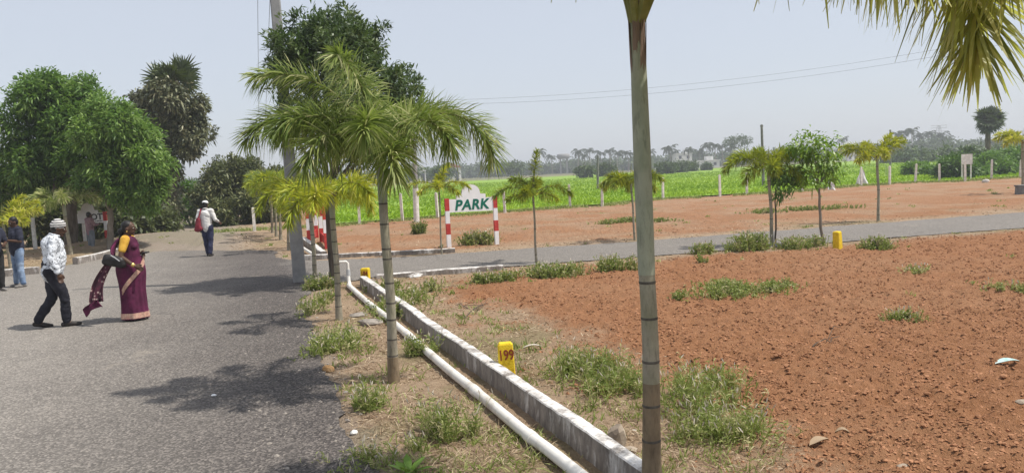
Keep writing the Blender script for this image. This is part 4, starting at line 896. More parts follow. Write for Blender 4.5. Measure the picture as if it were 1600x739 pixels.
# ---- fence posts
ORD = ['first', 'second', 'third', 'fourth', 'fifth', 'sixth', 'seventh', 'eighth', 'ninth', 'tenth', 'eleventh', 'twelfth', 'thirteenth', 'fourteenth', 'fifteenth', 'sixteenth', 'seventeenth', 'eighteenth', 'nineteenth', 'twentieth']
for i, (px, py) in enumerate(fence_px):
    b = G(px, py); h = rng.uniform(1.18, 1.32); mb = MB(); mb.box((b[0], b[1], h / 2 - .1), (.125, .115, h + .2), rng.uniform(-.4, .4), .9); mb.box((b[0], b[1], h + .015), (.09, .08, .03), 0, .6)
    o = flat(mb, 'fence_post', M['fence_post'], None, b); tag(o, 'pale concrete fence post at the paddy edge, %s from the left' % ORD[i], 'fence post', 'fence posts along the paddy')
    o.rotation_euler = (R(rng.normal(0, 1.5)), R(rng.normal(0, 1.5)), 0)
for px, py, h, w, lab in ((265, 363, .62, .12, 'white post beside the palmyra trunk'), (398, 362, 1.05, .13, 'white post in front of the far scrub'), (56, 394, 1.25, .12, 'white post behind the navy shirted man'), (134, 388, 1.2, .10, 'white post behind the lettered board')):
    b = G(px, py); mb = MB(); mb.box((b[0], b[1], h / 2 - .1), (w, w, h + .2), .3, .92); mb.box((b[0], b[1], h + .015), (w * .7, w * .7, .03), .3, .6); tag(flat(mb, 'boundary_post', M['white_post'], None, b), lab, 'post', 'white boundary posts')
# cloths and bags on the fence
def cloth(name, label, c, w, h, m, cat, top=.3, seed=0):
    c = np.asarray(c, float); k = 9; V = []
    s = np.linspace(0, 1, k)
    for z in s:
        ww = w * (1 - (1 - top) * z)
        for x in np.linspace(-1, 1, k): V.append(c + [x * ww / 2 + .02 * math.sin(9 * z + seed), .05 * math.sin(5 * x + 4 * z + seed) + .07, h * z + .03 * math.sin(4 * x + seed) * (1 - z)])
    V = np.array(V); ii = np.arange(k * k).reshape(k, k); Fq = np.stack([ii[:-1, :-1], ii[:-1, 1:], ii[1:, 1:], ii[1:, :-1]], -1).reshape(-1, 4)
    mb = MB(); mb.add(V, Fq); mb.add(V + [0, .05, 0], Fq[:, ::-1]); per = np.r_[ii[0], ii[1:, -1], ii[-1, -2::-1], ii[-2:0:-1, 0]]; n = len(per); 
    mb.add(np.r_[V[per], V[per] + [0, .05, 0]], [[i, (i + 1) % n, n + (i + 1) % n, n + i] for i in range(n)])
    return tag(mb.build(name, m, None, c), label, cat)
M['white_cloth'] = m_basic('white_cloth', (0.62, 0.62, 0.62), (0.8, 0.8, 0.79), 6, 0.8, 0.2)
M['lime_cloth'] = m_basic('lime_cloth', (0.42, 0.55, 0.10), (0.62, 0.70, 0.30), 5, 0.7, 0.2)
q = G(1345, 290); cloth('white_cloth', 'white cloth draped over a fence post', q + [0, -.25, .1], .85, .95, M['white_cloth'], 'cloth', .25, 1)
q = G(1298, 297); cloth('white_sack', 'small white sack on the ground by the fence', q + [0, -.2, .0], .5, .5, M['white_cloth'], 'sack', .6, 2)
q = G(1386, 278); cloth('green_bag', 'lime green and white bag hanging on a fence post', q + [0, -.3, .15], .75, .95, M['lime_cloth'], 'bag', .5, 3)
# white board beyond the fence
q = G(1510, 281); q[1] = 51; q[0] = P(1510, 260, 51)[0]; t = thing('notice_board', (q[0], q[1], 0), 'blank white board standing in the bushes behind the fence', 'sign')
mb = MB(); z1 = P(1510, 241, 51)[2]; z0 = P(1510, 257, 51)[2]
mb.box((0, -.05, (z0 + z1) / 2), (.74, .04, z1 - z0)); flat(mb, 'panel', M['white_post'], t)
for x in (-.3, .3): mb = MB(); mb.box((x, 0, z1 / 2 - .05), (.07, .06, z1 + .0)); flat(mb, 'leg', M['white_post'], t)

# ---- stones and litter
def stone(label, c, size, m, seed=0, name='stone', flatz=.6, cat='stone'):
    c = np.asarray(c, float); import bmesh
    bm = bmesh.new(); bmesh.ops.create_icosphere(bm, subdivisions=2, radius=1.0); V = np.array([v.co[:] for v in bm.verts]); Fq = np.array([[v.index for v in f.verts] for f in bm.faces]); bm.free()
    r_ = np.random.default_rng(seed)
    for _ in range(9):                                                # chop facets
        nn = unit(r_.normal(size=(1, 3)))[0]; dd = r_.uniform(.55, .85); k = V @ nn; V = V - np.outer(np.maximum(k - dd, 0), nn)
    V = V * np.asarray(size) + r_.normal(0, .012, V.shape) * np.mean(size); V[:, 2] += size[2] * .55; V = V + c
    mb = MB(); mb.add(V, Fq); return tag(flat(mb, name, m, None, c), label, cat)
stone('flat grey stone slab on the verge, nearer of two', G(578, 508), (.21, .15, .07), M['rock_grey'], 1)
stone('flat grey stone slab on the verge, farther of two', G(562, 495), (.17, .14, .05), M['rock_grey'], 2)
stone('orange stone at the edge of the road', G(514, 580), (.075, .06, .055), M['rock_orange'], 3)
stone('upright pale stone in the plot left of the near trunk', G(962, 700), (.085, .07, .135), M['rock'], 4)
stone('low pale stone beside the upright stone', G(984, 708), (.07, .05, .035), M['rock'], 5)
stone('small white stone on the verge edge', G(553, 678), (.035, .03, .03), M['white_post'], 6)
stone('white pebble in the palm shadow on the road', np.array([*G(334, 621)[:2], .016]), (.03, .022, .014), M['white_paint'], 7)
stone('pale stone at the right edge of the red plot', G(1598, 635), (.07, .06, .04), M['rock'], 8)
stone('pale stone at the bottom of the red plot', G(1412, 733), (.05, .04, .025), M['rock'], 9)
stone('white stone by the fence on the far right', G(1540, 286), (.22, .2, .16), M['white_post'], 10)
stone('broken pale rubble behind the kerb end', G(648, 434), (.22, .14, .07), M['lime_old'], 11)
stone('pinkish rubble at the cross road corner', G(612, 446), (.18, .12, .09), M['rock'], 12)
def leaf_litter(label, c, L, W, az, m, name='dry_leaf', cat='leaf'):
    c = np.asarray(c, float); s = np.linspace(0, 1, 7); w = np.sin(s * math.pi) ** .7 * W / 2 + .002; d = np.array([math.cos(az), math.sin(az), 0]); n = np.array([-d[1], d[0], 0]); V = []
    for i, q in enumerate(s):
        p = c + d * L * (q - .5) + [0, 0, .035 + .03 * math.sin(q * 3)]; V += [p - n * w[i] + [0, 0, .012], p, p + n * w[i] + [0, 0, .014]]
    ii = np.arange(21).reshape(7, 3); Fq = np.stack([ii[:-1, :-1], ii[:-1, 1:], ii[1:, 1:], ii[1:, :-1]], -1).reshape(-1, 4); mb = MB(); V = np.array(V); mb.add(V, Fq); mb.add(V - [0, 0, .003], Fq[:, ::-1])
    return tag(mb.build(name, m, None, c), label, cat)
leaf_litter('curled dry leaf on the soil at bottom right of the near trunk', G(1280, 700), .20, .07, .5, M['straw'])
leaf_litter('second dry leaf on the soil below the weed patch', G(1316, 684), .10, .05, -.3, M['straw'])
leaf_litter('pale dry leaf beside marker 199', G(832, 548), .22, .05, .1, M['weed_head'])
M['teal_plastic'] = m_basic('teal_plastic', (0.30, 0.5, 0.46), (0.6, 0.68, 0.66), 20, 0.4, 0.2)
leaf_litter('scrap of teal and white plastic on the red plot', G(1574, 573), .26, .09, .15, M['teal_plastic'], 'plastic_scrap', 'litter')
leaf_litter('white paper scrap by the young tree foot', G(1268, 386), .5, .10, .5, M['white_cloth'], 'paper_scrap', 'litter')
# dead twigs on the soil
for a, bq, lab in (((700, 475), (750, 488), 'fallen dark twig on the soil above marker 199'), ((726, 500), (752, 478), 'forked dry twig on the soil left of the marker 199'), ((1270, 545), (1312, 532), 'pale bent stalk lying on the red plot')):
    p0, p1 = G(*a) + [0, 0, .03], G(*bq) + [0, 0, .05]; mb = MB(); limb(mb, p0, p1, .008, .004, 6, .12, 5); limb(mb, (p0 + p1) / 2, p1 + [.12, .25, .04], .005, .003, 4, .1, 4); tag(mb.build('twig', M['bark'], None, p0), lab, 'twig')

# =================================================================== FAR BACKGROUND
# coconut palms
def coco_mesh(seed):
    V = MB(); h = 1.0
    mb = MB()
    for i in range(17):
        az = i * 137.5 + rng.normal(0, 10); e = rng.uniform(-10, 70)
        frond_geo(mb, (0, 0, 0), az, e, e - rng.uniform(60, 105), rng.uniform(3.2, 4.2), 34, 1.0, .22, start=.12, droop=.8, tint=.45, tvar=.2, rr=.06, flatk=.35, seg=9, prof=(1, .8, .2))
    return mb
crowns = []
for s in range(3):
    o = coco_mesh(s).build('crown', [M['far_palm'], M['far_palm']], None, (0, 0, 0), smooth=False); crowns.append(o.data); bpy.data.objects.remove(o)
cp = [(843, 238, 330), (860, 246, 340), (904, 238, 300), (912, 243, 330), (921, 236, 310), (936, 240, 330), (951, 236, 300), (965, 240, 310), (979, 240, 300), (1015, 238, 330), (1046, 233, 280), (1053, 240, 320), (1076, 234, 290), (1092, 238, 300), (1105, 229, 300), (1117, 227, 290), (1128, 230, 310), (1141, 234, 300),
      (1316, 218, 330), (1404, 212, 270), (1413, 206, 290), (1425, 205, 270), (1438, 212, 300), (1451, 209, 280), (1462, 216, 300), (1471, 212, 290), (1482, 217, 320), (1395, 220, 300)]
cp.sort()
ORD2 = ORD + ['twenty-first', 'twenty-second', 'twenty-third', 'twenty-fourth', 'twenty-fifth', 'twenty-sixth', 'twenty-seventh', 'twenty-eighth', 'twenty-ninth', 'thirtieth']
for i, (px, py, Y_) in enumerate(cp):
    c = P(px, py, Y_); b = np.array([c[0] + rng.normal(0, .6), Y_, -.1]); t = thing('coconut_palm', b, 'hazy coconut palm in the far tree line, %s from the left' % ORD2[i], 'palm tree', 'far coconut palms')
    s = np.linspace(0, 1, 6); p = b + (c - b) * s[:, None]; p[1:-1, 0] += .35 * np.sin(s[1:-1] * 3.1) * rng.normal(); MB().tube(p, .22 - .09 * s, 7).build('trunk', M['bark_pale'], t, b)
    o = bpy.data.objects.new('crown', crowns[i % 3]); COL.objects.link(o); o.parent = t; o.location = c - b; o.rotation_euler = (0, 0, rng.uniform(0, 6.28)); k = rng.uniform(.62, .9); o.scale = (k, k, k)
# far tree masses (a wood that reads as one mass) and single nearer field trees
lobes = []
for px in np.arange(560, 1700, 7.0):
    hor = 268 - .049 * (px - 800)
    hh = 9 + 9 * fbm(np.array([px * .018]), np.array([3.]), 3, 8)[0] + (4 if px > 1380 else 0) + (3 if 1080 < px < 1180 else 0) - (3 if px > 1500 else 0)
    Yl = 330 + 60 * rng.random() - (60 if px > 1380 else 0); hh *= rng.uniform(.55, 1.05); lobes.append(lobe(px, hor - hh * .45 + 2, Yl, rng.uniform(7, 13), hh * .62, 10))
mb = MB(); crown_geo(mb, lobes, 4300, 8, 1.7, .8, spread=1.1, tint=.4, tv=.25)
tag(mb.build('far_wood', M['far_leaf'], smooth=False), 'hazy line of trees beyond the paddy field', 'trees', kind='stuff')
lobes = []
for px in np.arange(1380, 1720, 6.0):
    hor = 268 - .049 * (px - 800); lobes.append(lobe(px, hor + 6 + rng.normal(0, 1.5), rng.uniform(130, 175), rng.uniform(9, 15), rng.uniform(5, 9), 12))
for px in np.arange(-120, 700, 9.0):
    hor = 268 - .049 * (px - 800); lobes.append(lobe(px, hor - 2 + rng.normal(0, 2), rng.uniform(190, 260), rng.uniform(9, 15), rng.uniform(7, 12), 12))
mb = MB(); crown_geo(mb, lobes, 2700, 8, 1.0, .48, spread=1.1, tint=.45, tv=.25)
tag(mb.build('far_scrub', M['far_leaf'], smooth=False), 'grey-green scrub beyond the paddy at the far right and left', 'scrub', kind='stuff')
for px, py, Y_, rx, rz, lab in ((914, 268, 150, 14, 7, 'small round field tree left of the near trunk with two stems'), (946, 266, 160, 16, 9, 'dark field tree just left of the near trunk'), (1040, 264, 150, 18, 8, 'pale thin field tree right of the near trunk'), (1063, 262, 165, 14, 8, 'second thin field tree right of the near trunk'), (1080, 262, 175, 11, 7, 'third thin field tree right of the near trunk'), (1104, 262, 180, 6, 5, 'small dark bush at the paddy end'),
                                (690, 270, 165, 14, 9, 'field tree behind the small yellow palm'), (1152, 222, 240, 22, 9, 'tall pale tree rising above the shaggy palm'), (800, 262, 220, 20, 9, 'grey field tree between the PARK sign and the young palm')):
    c = P(px, py, Y_); b = np.array([c[0], Y_, 0]); s = Y_ / FPX
    t = thing('field_tree', b, lab, 'tree', 'far field trees'); mb = MB()
    for q in (-1, 1): limb(mb, b + [q * .2, 0, -.1], c + [q * rx * s * .35, 0, 0], .16, .07, 6, .06, 6)
    mb.build('trunk', M['bark'], t, b)
    mb = MB(); crown_geo(mb, [(c, (rx * s, rx * s, rz * s)), (c + [rx * s * .4, 0, rz * s * .3], (rx * s * .6, rx * s * .6, rz * s * .7)), (c + [-rx * s * .45, 0, rz * s * .1], (rx * s * .6, rx * s * .6, rz * s * .7))], 170, 9, .6, .26, spread=1.1, tint=.45, tv=.2); mb.build('crown', M['far_leaf'], t, b, smooth=False)
# houses
M['house_white'] = m_basic('house_white', (0.55, 0.54, 0.52), (0.72, 0.71, 0.68), .5, 0.85, 0.05)
M['house_red'] = m_basic('house_red', (0.30, 0.12, 0.08), (0.42, 0.2, 0.14), .8, 0.9, 0.1)
M['pane'] = m_basic('pane', (0.03, 0.035, 0.045), (0.06, 0.065, 0.075), 1, 0.25, 0, spec=.5)
def house(label, px, Y_, y0, w, roof, storeys=1, rz=.2, wallm='house_white', name='house'):
    hor = 268 - .049 * (px - 800); c = P(px, hor, Y_); b = np.array([c[0], Y_, -.1]); h = P(px, y0, Y_)[2] + .1; s = Y_ / FPX; W = w * s; D = W * .6
    t = thing(name, b, label, 'building', 'far houses', rz); mb = MB(); mb.box((0, 0, h / 2), (W, D, h)); flat(mb, 'wall', M[wallm], t)
    mb = MB()
    if roof == 'gable':
        mb.prism([(-W * .56, h), (W * .56, h), (0, h + W * .26)], -D * .58, D * .58); flat(mb, 'roof', M['house_red'], t)
    else:
        mb.box((0, 0, h + .15), (W * 1.06, D * 1.08, .3)); r_ = flat(mb, 'roof', M[wallm], t); mb = MB(); mb.box((W * .22, 0, h + .3 + .7), (W * .25, D * .4, 1.4)); flat(mb, 'stair_head', M[wallm], r_)
    n = max(2, int(W / 3))
    for k in range(storeys):
        for j in range(n):
            x = -W / 2 + W * (j + .5) / n; z = h * (k + .55) / storeys; mb = MB()
            if k == 0 and j == n // 2: mb.box((x, -D / 2, h / storeys * .4), (1.0, .12, h / storeys * .8)); flat(mb, 'door', M['pane'], t)
            else: mb.box((x, -D / 2, z), (1.1, .12, h / storeys * .42)); flat(mb, 'window', M['pane'], t)
house('white far house half hidden by palms right of the near trunk', 1066, 300, 241, 26, 'flat', 2)
house('long low white building right of the far white house', 1098, 280, 252, 44, 'flat', 1, .1)
house('small grey field hut just right of the near trunk', 1014, 118, 266, 18, 'flat', 1, -.3, 'concrete', 'field_hut')
house('far white house with red roof behind the small yellow palm', 706, 250, 262, 26, 'gable', 1, .3)
house('white house behind the slim pole', 656, 230, 268, 18, 'flat', 1, .2)
house('pale far house behind the yellow palm at right', 1328, 280, 243, 22, 'flat', 1, .3)
# water tank on legs
c = P(881, 262, 330); b = np.array([c[0], 330, -.1]); t = thing('water_tower', b, 'far concrete water tank on legs left of the near trunk', 'tower'); zt = P(881, 240, 330)[2]
for x in (-1.4, 1.4):
    for y in (-1.4, 1.4): mb = MB(); mb.box((x, y, zt * .38), (.5, .5, zt * .76)); flat(mb, 'leg', M['concrete'], t)
MB().tube([(0, 0, zt * .74), (0, 0, zt * .78), (0, 0, zt * .97), (0, 0, zt)], [2.2, 2.8, 2.8, 1.6], 14).build('tank', M['concrete'], t)
# lattice pylon
c = P(1467, 196, 420); b = np.array([c[0], 420, -.1]); t = thing('transmission_tower', b, 'faint lattice power pylon above the trees at right', 'pylon'); zt = c[2]
mb = MB()
for sx in (-1, 1):
    for sy in (-1, 1): mb.tube([(2.6 * sx, 2.6 * sy, 0), (.5 * sx, .5 * sy, zt)], .16, 4)
for k in range(6):
    f0, f1 = k / 6, (k + 1) / 6; w0, w1 = 2.6 - 2.1 * f0, 2.6 - 2.1 * f1
    mb.tube([(-w0, -w0, zt * f0), (w1, -w1, zt * f1)], .1, 4); mb.tube([(w0, -w0, zt * f0), (-w1, -w1, zt * f1)], .1, 4)
mb.build('mast', M['metal'], t)
for f in (.8, .92, 1.0): mb = MB(); mb.tube([(-4.5, 0, zt * f), (4.5, 0, zt * f)], .16, 4); mb.build('cross_arm', M['metal'], t)

# =================================================================== PEOPLE
def capsule(p0, r0_, p1, r1_, sy=1.0, n=12):
    p0, p1 = np.asarray(p0, float), np.asarray(p1, float); d = p1 - p0; L = max(np.linalg.norm(d), 1e-4); d = d / L
    rings = [(-r0_ * math.cos(a), r0_ * math.sin(a)) for a in np.linspace(.15, math.pi / 2, 5)] + [(L + r1_ * math.sin(a), r1_ * math.cos(a)) for a in np.linspace(0, math.pi / 2 - .15, 5)]
    up = np.array([0, 1.0, 0]) if abs(d[1]) < .9 else np.array([1.0, 0, 0]); sx = unit(np.cross(d, up)[None])[0]; sv = np.cross(d, sx); a = np.linspace(0, 2 * math.pi, n, endpoint=False)
    V = [p0 + d * z + np.outer(np.cos(a) * r, sx) + np.outer(np.sin(a) * r * sy, sv) for z, r in rings]; V = np.concatenate(V); k = len(rings)
    F3 = [[i * n + j, i * n + (j + 1) % n, (i + 1) * n + (j + 1) % n, (i + 1) * n + j] for i in range(k - 1) for j in range(n)]
    return V, F3, [list(range(n))[::-1], [(k - 1) * n + j for j in range(n)]]
def ellip(c, r, tilt=0.0, n=14):
    V = []; F3 = []; k = 9
    ph = np.linspace(.12, math.pi - .12, k); a = np.linspace(0, 2 * math.pi, n, endpoint=False)
    for p in ph: V.append(np.c_[np.cos(a) * math.sin(p), np.sin(a) * math.sin(p), np.full(n, -math.cos(p))])
    V = np.concatenate(V) * np.asarray(r); ct, st_ = math.cos(tilt), math.sin(tilt)
    V = np.c_[V[:, 0], V[:, 1] * ct - V[:, 2] * st_, V[:, 1] * st_ + V[:, 2] * ct] + np.asarray(c)
    F3 = [[i * n + j, i * n + (j + 1) % n, (i + 1) * n + (j + 1) % n, (i + 1) * n + j] for i in range(k - 1) for j in range(n)]
    return V, F3, [list(range(n))[::-1], [(k - 1) * n + j for j in range(n)]]
def fuse(prims, voxel, smooth=4):
    vs, fs, n = [], [], 0
    for V, Fq, caps in prims:
        vs += [tuple(v) for v in V]; fs += [[i + n for i in f] for f in Fq + caps]; n += len(V)
    me = bpy.data.meshes.new('tmp'); me.from_pydata(vs, [], fs); o = bpy.data.objects.new('tmp', me); COL.objects.link(o)
    m1 = o.modifiers.new('r', 'REMESH'); m1.mode = 'VOXEL'; m1.voxel_size = voxel
    m2 = o.modifiers.new('s', 'SMOOTH'); m2.factor = .5; m2.iterations = smooth
    dg = bpy.context.evaluated_depsgraph_get(); dg.update(); r_ = bpy.data.meshes.new_from_object(o.evaluated_get(dg))
    bpy.data.objects.remove(o); bpy.data.meshes.remove(me); return r_
def folds(me, amp, f=11.0):
    n = len(me.vertices); co = np.empty(n * 3, np.float32); no = np.empty(n * 3, np.float32); me.vertices.foreach_get('co', co); me.vertices.foreach_get('normal', no); co = co.reshape(-1, 3).astype(float); no = no.reshape(-1, 3)
    a = fbm(co[:, 0] * f + co[:, 2] * f * .9, co[:, 1] * f + co[:, 2] * f * .35 + 40, 3, 5); b = 1 - np.abs(2 * fbm(co[:, 2] * f * 1.5 + co[:, 0] * f * .6, co[:, 1] * f * .5 + 9, 2, 8) - 1)
    co = co + no * (amp * ((a - .5) * 1.6 + (b - .7) * .8))[:, None]; me.vertices.foreach_set('co', co.astype(np.float32).ravel()); me.update(); return me
def part(name, me, m, parent):
    me.name = name; me.materials.clear(); me.materials.append(m); me.polygons.foreach_set('use_smooth', np.full(len(me.polygons), True))
    o = bpy.data.objects.new(name, me); COL.objects.link(o); o.parent = parent; return o
def hand(w, d, s=1.0, curl=.5, side=1):
    """palm and five fingers; w wrist point, d direction of the hand"""
    w = np.asarray(w, float); d = unit(np.asarray(d, float)[None])[0]; up = np.array([0, 1.0, 0]) if abs(d[1]) < .8 else np.array([0, 0, 1.0])
    sx = unit(np.cross(d, np.array([side, 0, 0]) + .01)[None])[0]; nx_ = np.cross(d, sx)       # sx: across the palm, nx_: palm normal
    pr = [capsule(w, .026 * s, w + d * .06 * s, .033 * s, .55)]
    pr.append(ellip(w + d * .055 * s, (.03 * s, .036 * s, .042 * s)))
    for i, (o_, ln) in enumerate(((-.03, .062), (-.01, .074), (.011, .07), (.03, .055))):
        a = w + d * .085 * s + sx * o_ * s; m_ = a + d * ln * .55 * s - nx_ * curl * .02 * s * side; e = m_ + d * ln * .4 * s - nx_ * curl * .035 * s * side
        pr += [capsule(a, .0105 * s, m_, .0098 * s), capsule(m_, .0098 * s, e, .0085 * s)]
    a = w + d * .03 * s - sx * .03 * s; m_ = a + d * .035 * s - sx * .022 * s; pr += [capsule(a, .0125 * s, m_, .0115 * s), capsule(m_, .0115 * s, m_ + d * .03 * s - sx * .004, .0095 * s)]
    return pr
def m_cloth(name, a, b, scale=9, rough=.85, bd=.015):
    return m_basic(name, a, b, scale, rough, .5, bd, 3)
SK = M['skin'] = m_basic('skin', (0.07, 0.035, 0.022), (0.10, 0.052, 0.032), 12, 0.5, 0.05)
M['hair'] = m_basic('hair', (0.008, 0.007, 0.007), (0.018, 0.016, 0.015), 40, 0.45, .3)
M['eye'] = m_basic('eye', (0.55, 0.52, 0.5), (0.6, 0.58, 0.55), 5, 0.3, 0)
M['navy_trousers'] = m_cloth('navy_trousers', (0.010, 0.010, 0.016), (0.024, 0.024, 0.034))
M['indigo_trousers'] = m_cloth('indigo_trousers', (0.018, 0.020, 0.05), (0.035, 0.04, 0.09))
M['navy_shirt'] = m_cloth('navy_shirt', (0.018, 0.020, 0.036), (0.035, 0.038, 0.06))
M['jeans'] = m_cloth('jeans', (0.10, 0.16, 0.27), (0.30, 0.38, 0.50), 4)
M['grey_jeans'] = m_cloth('grey_jeans', (0.12, 0.14, 0.16), (0.2, 0.22, 0.25), 4)
M['black_trousers'] = m_cloth('black_trousers', (0.012, 0.012, 0.013), (0.03, 0.028, 0.028))
M['white_shirt'] = m_cloth('white_shirt', (0.62, 0.60, 0.57), (0.76, 0.75, 0.72))
M['mauve_shirt'] = m_cloth('mauve_shirt', (0.20, 0.12, 0.14), (0.32, 0.2, 0.22))
M['shoe'] = m_basic('shoe', (0.02, 0.016, 0.014), (0.05, 0.042, 0.038), 12, 0.6, .1)
M['grey_shoe'] = m_basic('grey_shoe', (0.12, 0.11, 0.10), (0.3, 0.28, 0.26), 12, 0.7, .1)
M['maroon_bag'] = m_cloth('maroon_bag', (0.15, 0.014, 0.025), (0.26, 0.035, 0.05))
M['sari'] = m_cloth('sari', (0.06, 0.008, 0.030), (0.135, 0.018, 0.065), 4)
M['sari_border'] = m_basic('sari_border', (0.42, 0.20, 0.16), (0.62, 0.42, 0.30), 30, 0.4, .2, spec=.6)
M['blouse'] = m_cloth('blouse', (0.52, 0.27, 0.03), (0.68, 0.40, 0.06), 14)
M['gold'] = m_basic('gold', (0.6, 0.4, 0.12), (0.75, 0.55, 0.2), 10, 0.3, 0); M['gold'].node_tree.nodes['Principled BSDF'].inputs['Metallic'].default_value = .8
M['black_leather'] = m_basic('black_leather', (0.012, 0.011, 0.011), (0.03, 0.027, 0.026), 14, 0.45, .2)
# printed shirt: dark squiggles on white
m, nt, bs, out = mat_new('printed_shirt'); v = objco(nt)
sq = noise(nt, 22, 2, 0.5, v, 1.5); c = ramp(nt, sq, [(0.0, (0.66, 0.69, 0.73)), (0.555, (0.66, 0.69, 0.73)), (0.575, (0.05, 0.055, 0.07)), (0.635, (0.05, 0.055, 0.07)), (0.655, (0.64, 0.67, 0.71))])
nt.links.new(c, bs.inputs['Base Color']); bs.inputs['Roughness'].default_value = .85; bump(nt, bs, noise(nt, 9, 3, .5, v), .5, .015); M['printed_shirt'] = m
m, nt, bs, out = mat_new('striped_cap'); v = objco(nt)
wv = N(nt, 'ShaderNodeTexWave', Scale=9.0, Distortion=3.0, bands_direction='Z'); nt.links.new(v, wv.inputs['Vector'])
nt.links.new(ramp(nt, wv.outputs[0], [(0.35, (0.04, 0.04, 0.045)), (0.5, (0.62, 0.6, 0.58))]), bs.inputs['Base Color']); bs.inputs['Roughness'].default_value = .9; M['striped_cap'] = m
m, nt, bs, out = mat_new('sari_print'); v = objco(nt)
vo = N(nt, 'ShaderNodeTexVoronoi', Scale=14.0); nt.links.new(v, vo.inputs['Vector'])
nt.links.new(ramp(nt, vo.outputs['Distance'], [(0.18, (0.55, 0.42, 0.36)), (0.3, (0.10, 0.012, 0.035)), (0.6, (0.05, 0.008, 0.02))]), bs.inputs['Base Color']); bs.inputs['Roughness'].default_value = .7; M['sari_print'] = m

STAND = dict(ankL=(-.09, 0, .085), ankR=(.09, 0, .085), kneeL=(-.095, .02, .46), kneeR=(.095, .02, .46), hipL=(-.085, 0, .86), hipR=(.085, 0, .86), pel=(0, 0, .93), belly=(0, .01, 1.07), chest=(0, 0, 1.24),
             shL=(-.175, 0, 1.355), shR=(.175, 0, 1.355), elL=(-.235, -.03, 1.08), elR=(.235, -.03, 1.08), wrL=(-.24, .06, .85), wrR=(.24, .06, .85), neck=(0, -.005, 1.40), head=(0, .025, 1.53), face=(0, 1, 0), toeL=(0, 1, 0), toeR=(0, 1, 0))
def person(label, base, heading, scale, pose, shirt, trousers, shoe, hair=True, sleeve='long', girth=1.0, name='person', vox=.013):
    J = {k: np.array(v, float) for k, v in {**STAND, **pose}.items()}
    fx, fy = heading; rz = math.atan2(-fx, fy)
    t = thing(name, base, label, 'person', 'people', rz); t.scale = (scale,) * 3
    fa = unit(J['face'][None])[0]; h = J['head']; rt = unit(np.cross(fa, [0, 0, 1.0])[None])[0]; hu = np.cross(rt, fa)
    tilt = math.asin(np.clip(fa[2], -1, 1)); az = math.atan2(-fa[0], fa[1])
    def hp(x, y, z): return h + rt * x + fa * y + hu * z
    # ---- body: one continuous surface with head, neck, arms, hands and legs
    pr = [ellip(h + hu * .02, (.074, .094, .098), tilt), ellip(hp(0, .018, -.045), (.056, .070, .066), tilt), capsule(J['neck'] - [0, .005, .03], .056, h - hu * .06 - fa * .02, .05),
          capsule(hp(0, .088, .012), .012, hp(0, .104, -.022), .017), ellip(hp(.077, -.004, -.01), (.012, .022, .032)), ellip(hp(-.077, -.004, -.01), (.012, .022, .032)), ellip(hp(0, .082, -.058), (.026, .014, .014)), ellip(hp(0, .078, .034), (.052, .016, .014)), ellip(hp(0, .07, -.098), (.026, .02, .018))]
    pr += [capsule(J['shL'], .05, J['shR'], .05), capsule(J['chest'], .115, J['belly'], .105, .75), capsule(J['belly'], .105, J['pel'], .11, .8), capsule(J['neck'] - [0, 0, .02], .06, J['chest'], .10, .8)]
    for s, sg in (('L', -1), ('R', 1)):
        pr += [capsule(J['sh' + s], .05, J['el' + s], .038), capsule(J['el' + s], .039, J['wr' + s], .026)]
        pr += hand(J['wr' + s], J.get('hd' + s, J['wr' + s] - J['el' + s]), 1.0, .6, sg)
        pr += [capsule(J['hip' + s], .085, J['knee' + s], .055), capsule(J['knee' + s], .056, J['ank' + s], .036), capsule(J['ank' + s] - [0, 0, .03], .034, J['ank' + s] + J['toe' + s] * .1 - [0, 0, .045], .028)]
    body = part('body', fuse(pr, vox, 2), SK, t)
    for sx in (-.032, .032):
        e = ellip(hp(sx, .078, .008), (.013, .008, .008), tilt); mb = MB(); mb.add(e[0], e[1]); mb.F += [(np.array([c_]), 0) for c_ in e[2]]; mb.build('eye', M['eye'], body)
    if hair:
        part('hair', fuse([ellip(hp(0, -.022, .048), (.083, .092, .088), tilt), ellip(hp(0, -.05, .0), (.078, .062, .085), tilt)], .009, 3), M['hair'], t)
    g = girth
    if shirt:
        pr = [capsule(J['shL'] * [.92, 1, 1], .068, J['shR'] * [.92, 1, 1], .068), capsule(J['neck'] - [0, 0, .03], .078, J['chest'], .13 * g, .85), capsule(J['chest'], .148 * g, J['belly'], .140 * g, .82), capsule(J['belly'], .142 * g, J['pel'] - [0, 0, .06], .142 * g, .86)]
        for s in 'LR':
            el = J['el' + s]; wr = J['wr' + s]
            if sleeve == 'long': pr += [capsule(J['sh' + s], .070, el, .056), capsule(el, .057, el + (wr - el) * .88, .045)]
            else: pr += [capsule(J['sh' + s], .070, J['sh' + s] + (el - J['sh' + s]) * .78, .064)]
        part('shirt', folds(fuse(pr, .011 if vox < .01 else .016, 4), .020), shirt, t)
        mb = MB(); a = np.linspace(0, 2 * math.pi, 14); cpos = J['neck'] + [0, .0, .005]
        mb.tube(np.c_[cpos[0] + .064 * np.cos(a), cpos[1] + .066 * np.sin(a), cpos[2] + .012 - .022 * np.sin(a)], .016, 6); mb.build('collar', shirt, t)
    if trousers:
        pr = [capsule(J['pel'] + [0, 0, .02], .128 * g, J['pel'] - [0, 0, .05], .13 * g, .86)]
        for s in 'LR':
            pr += [capsule(J['hip' + s], .108, J['knee' + s], .078), capsule(J['knee' + s], .078, J['ank' + s] + [0, 0, .02], .066)]
        part('trousers', folds(fuse(pr, .011 if vox < .01 else .016, 4), .016), trousers, t)
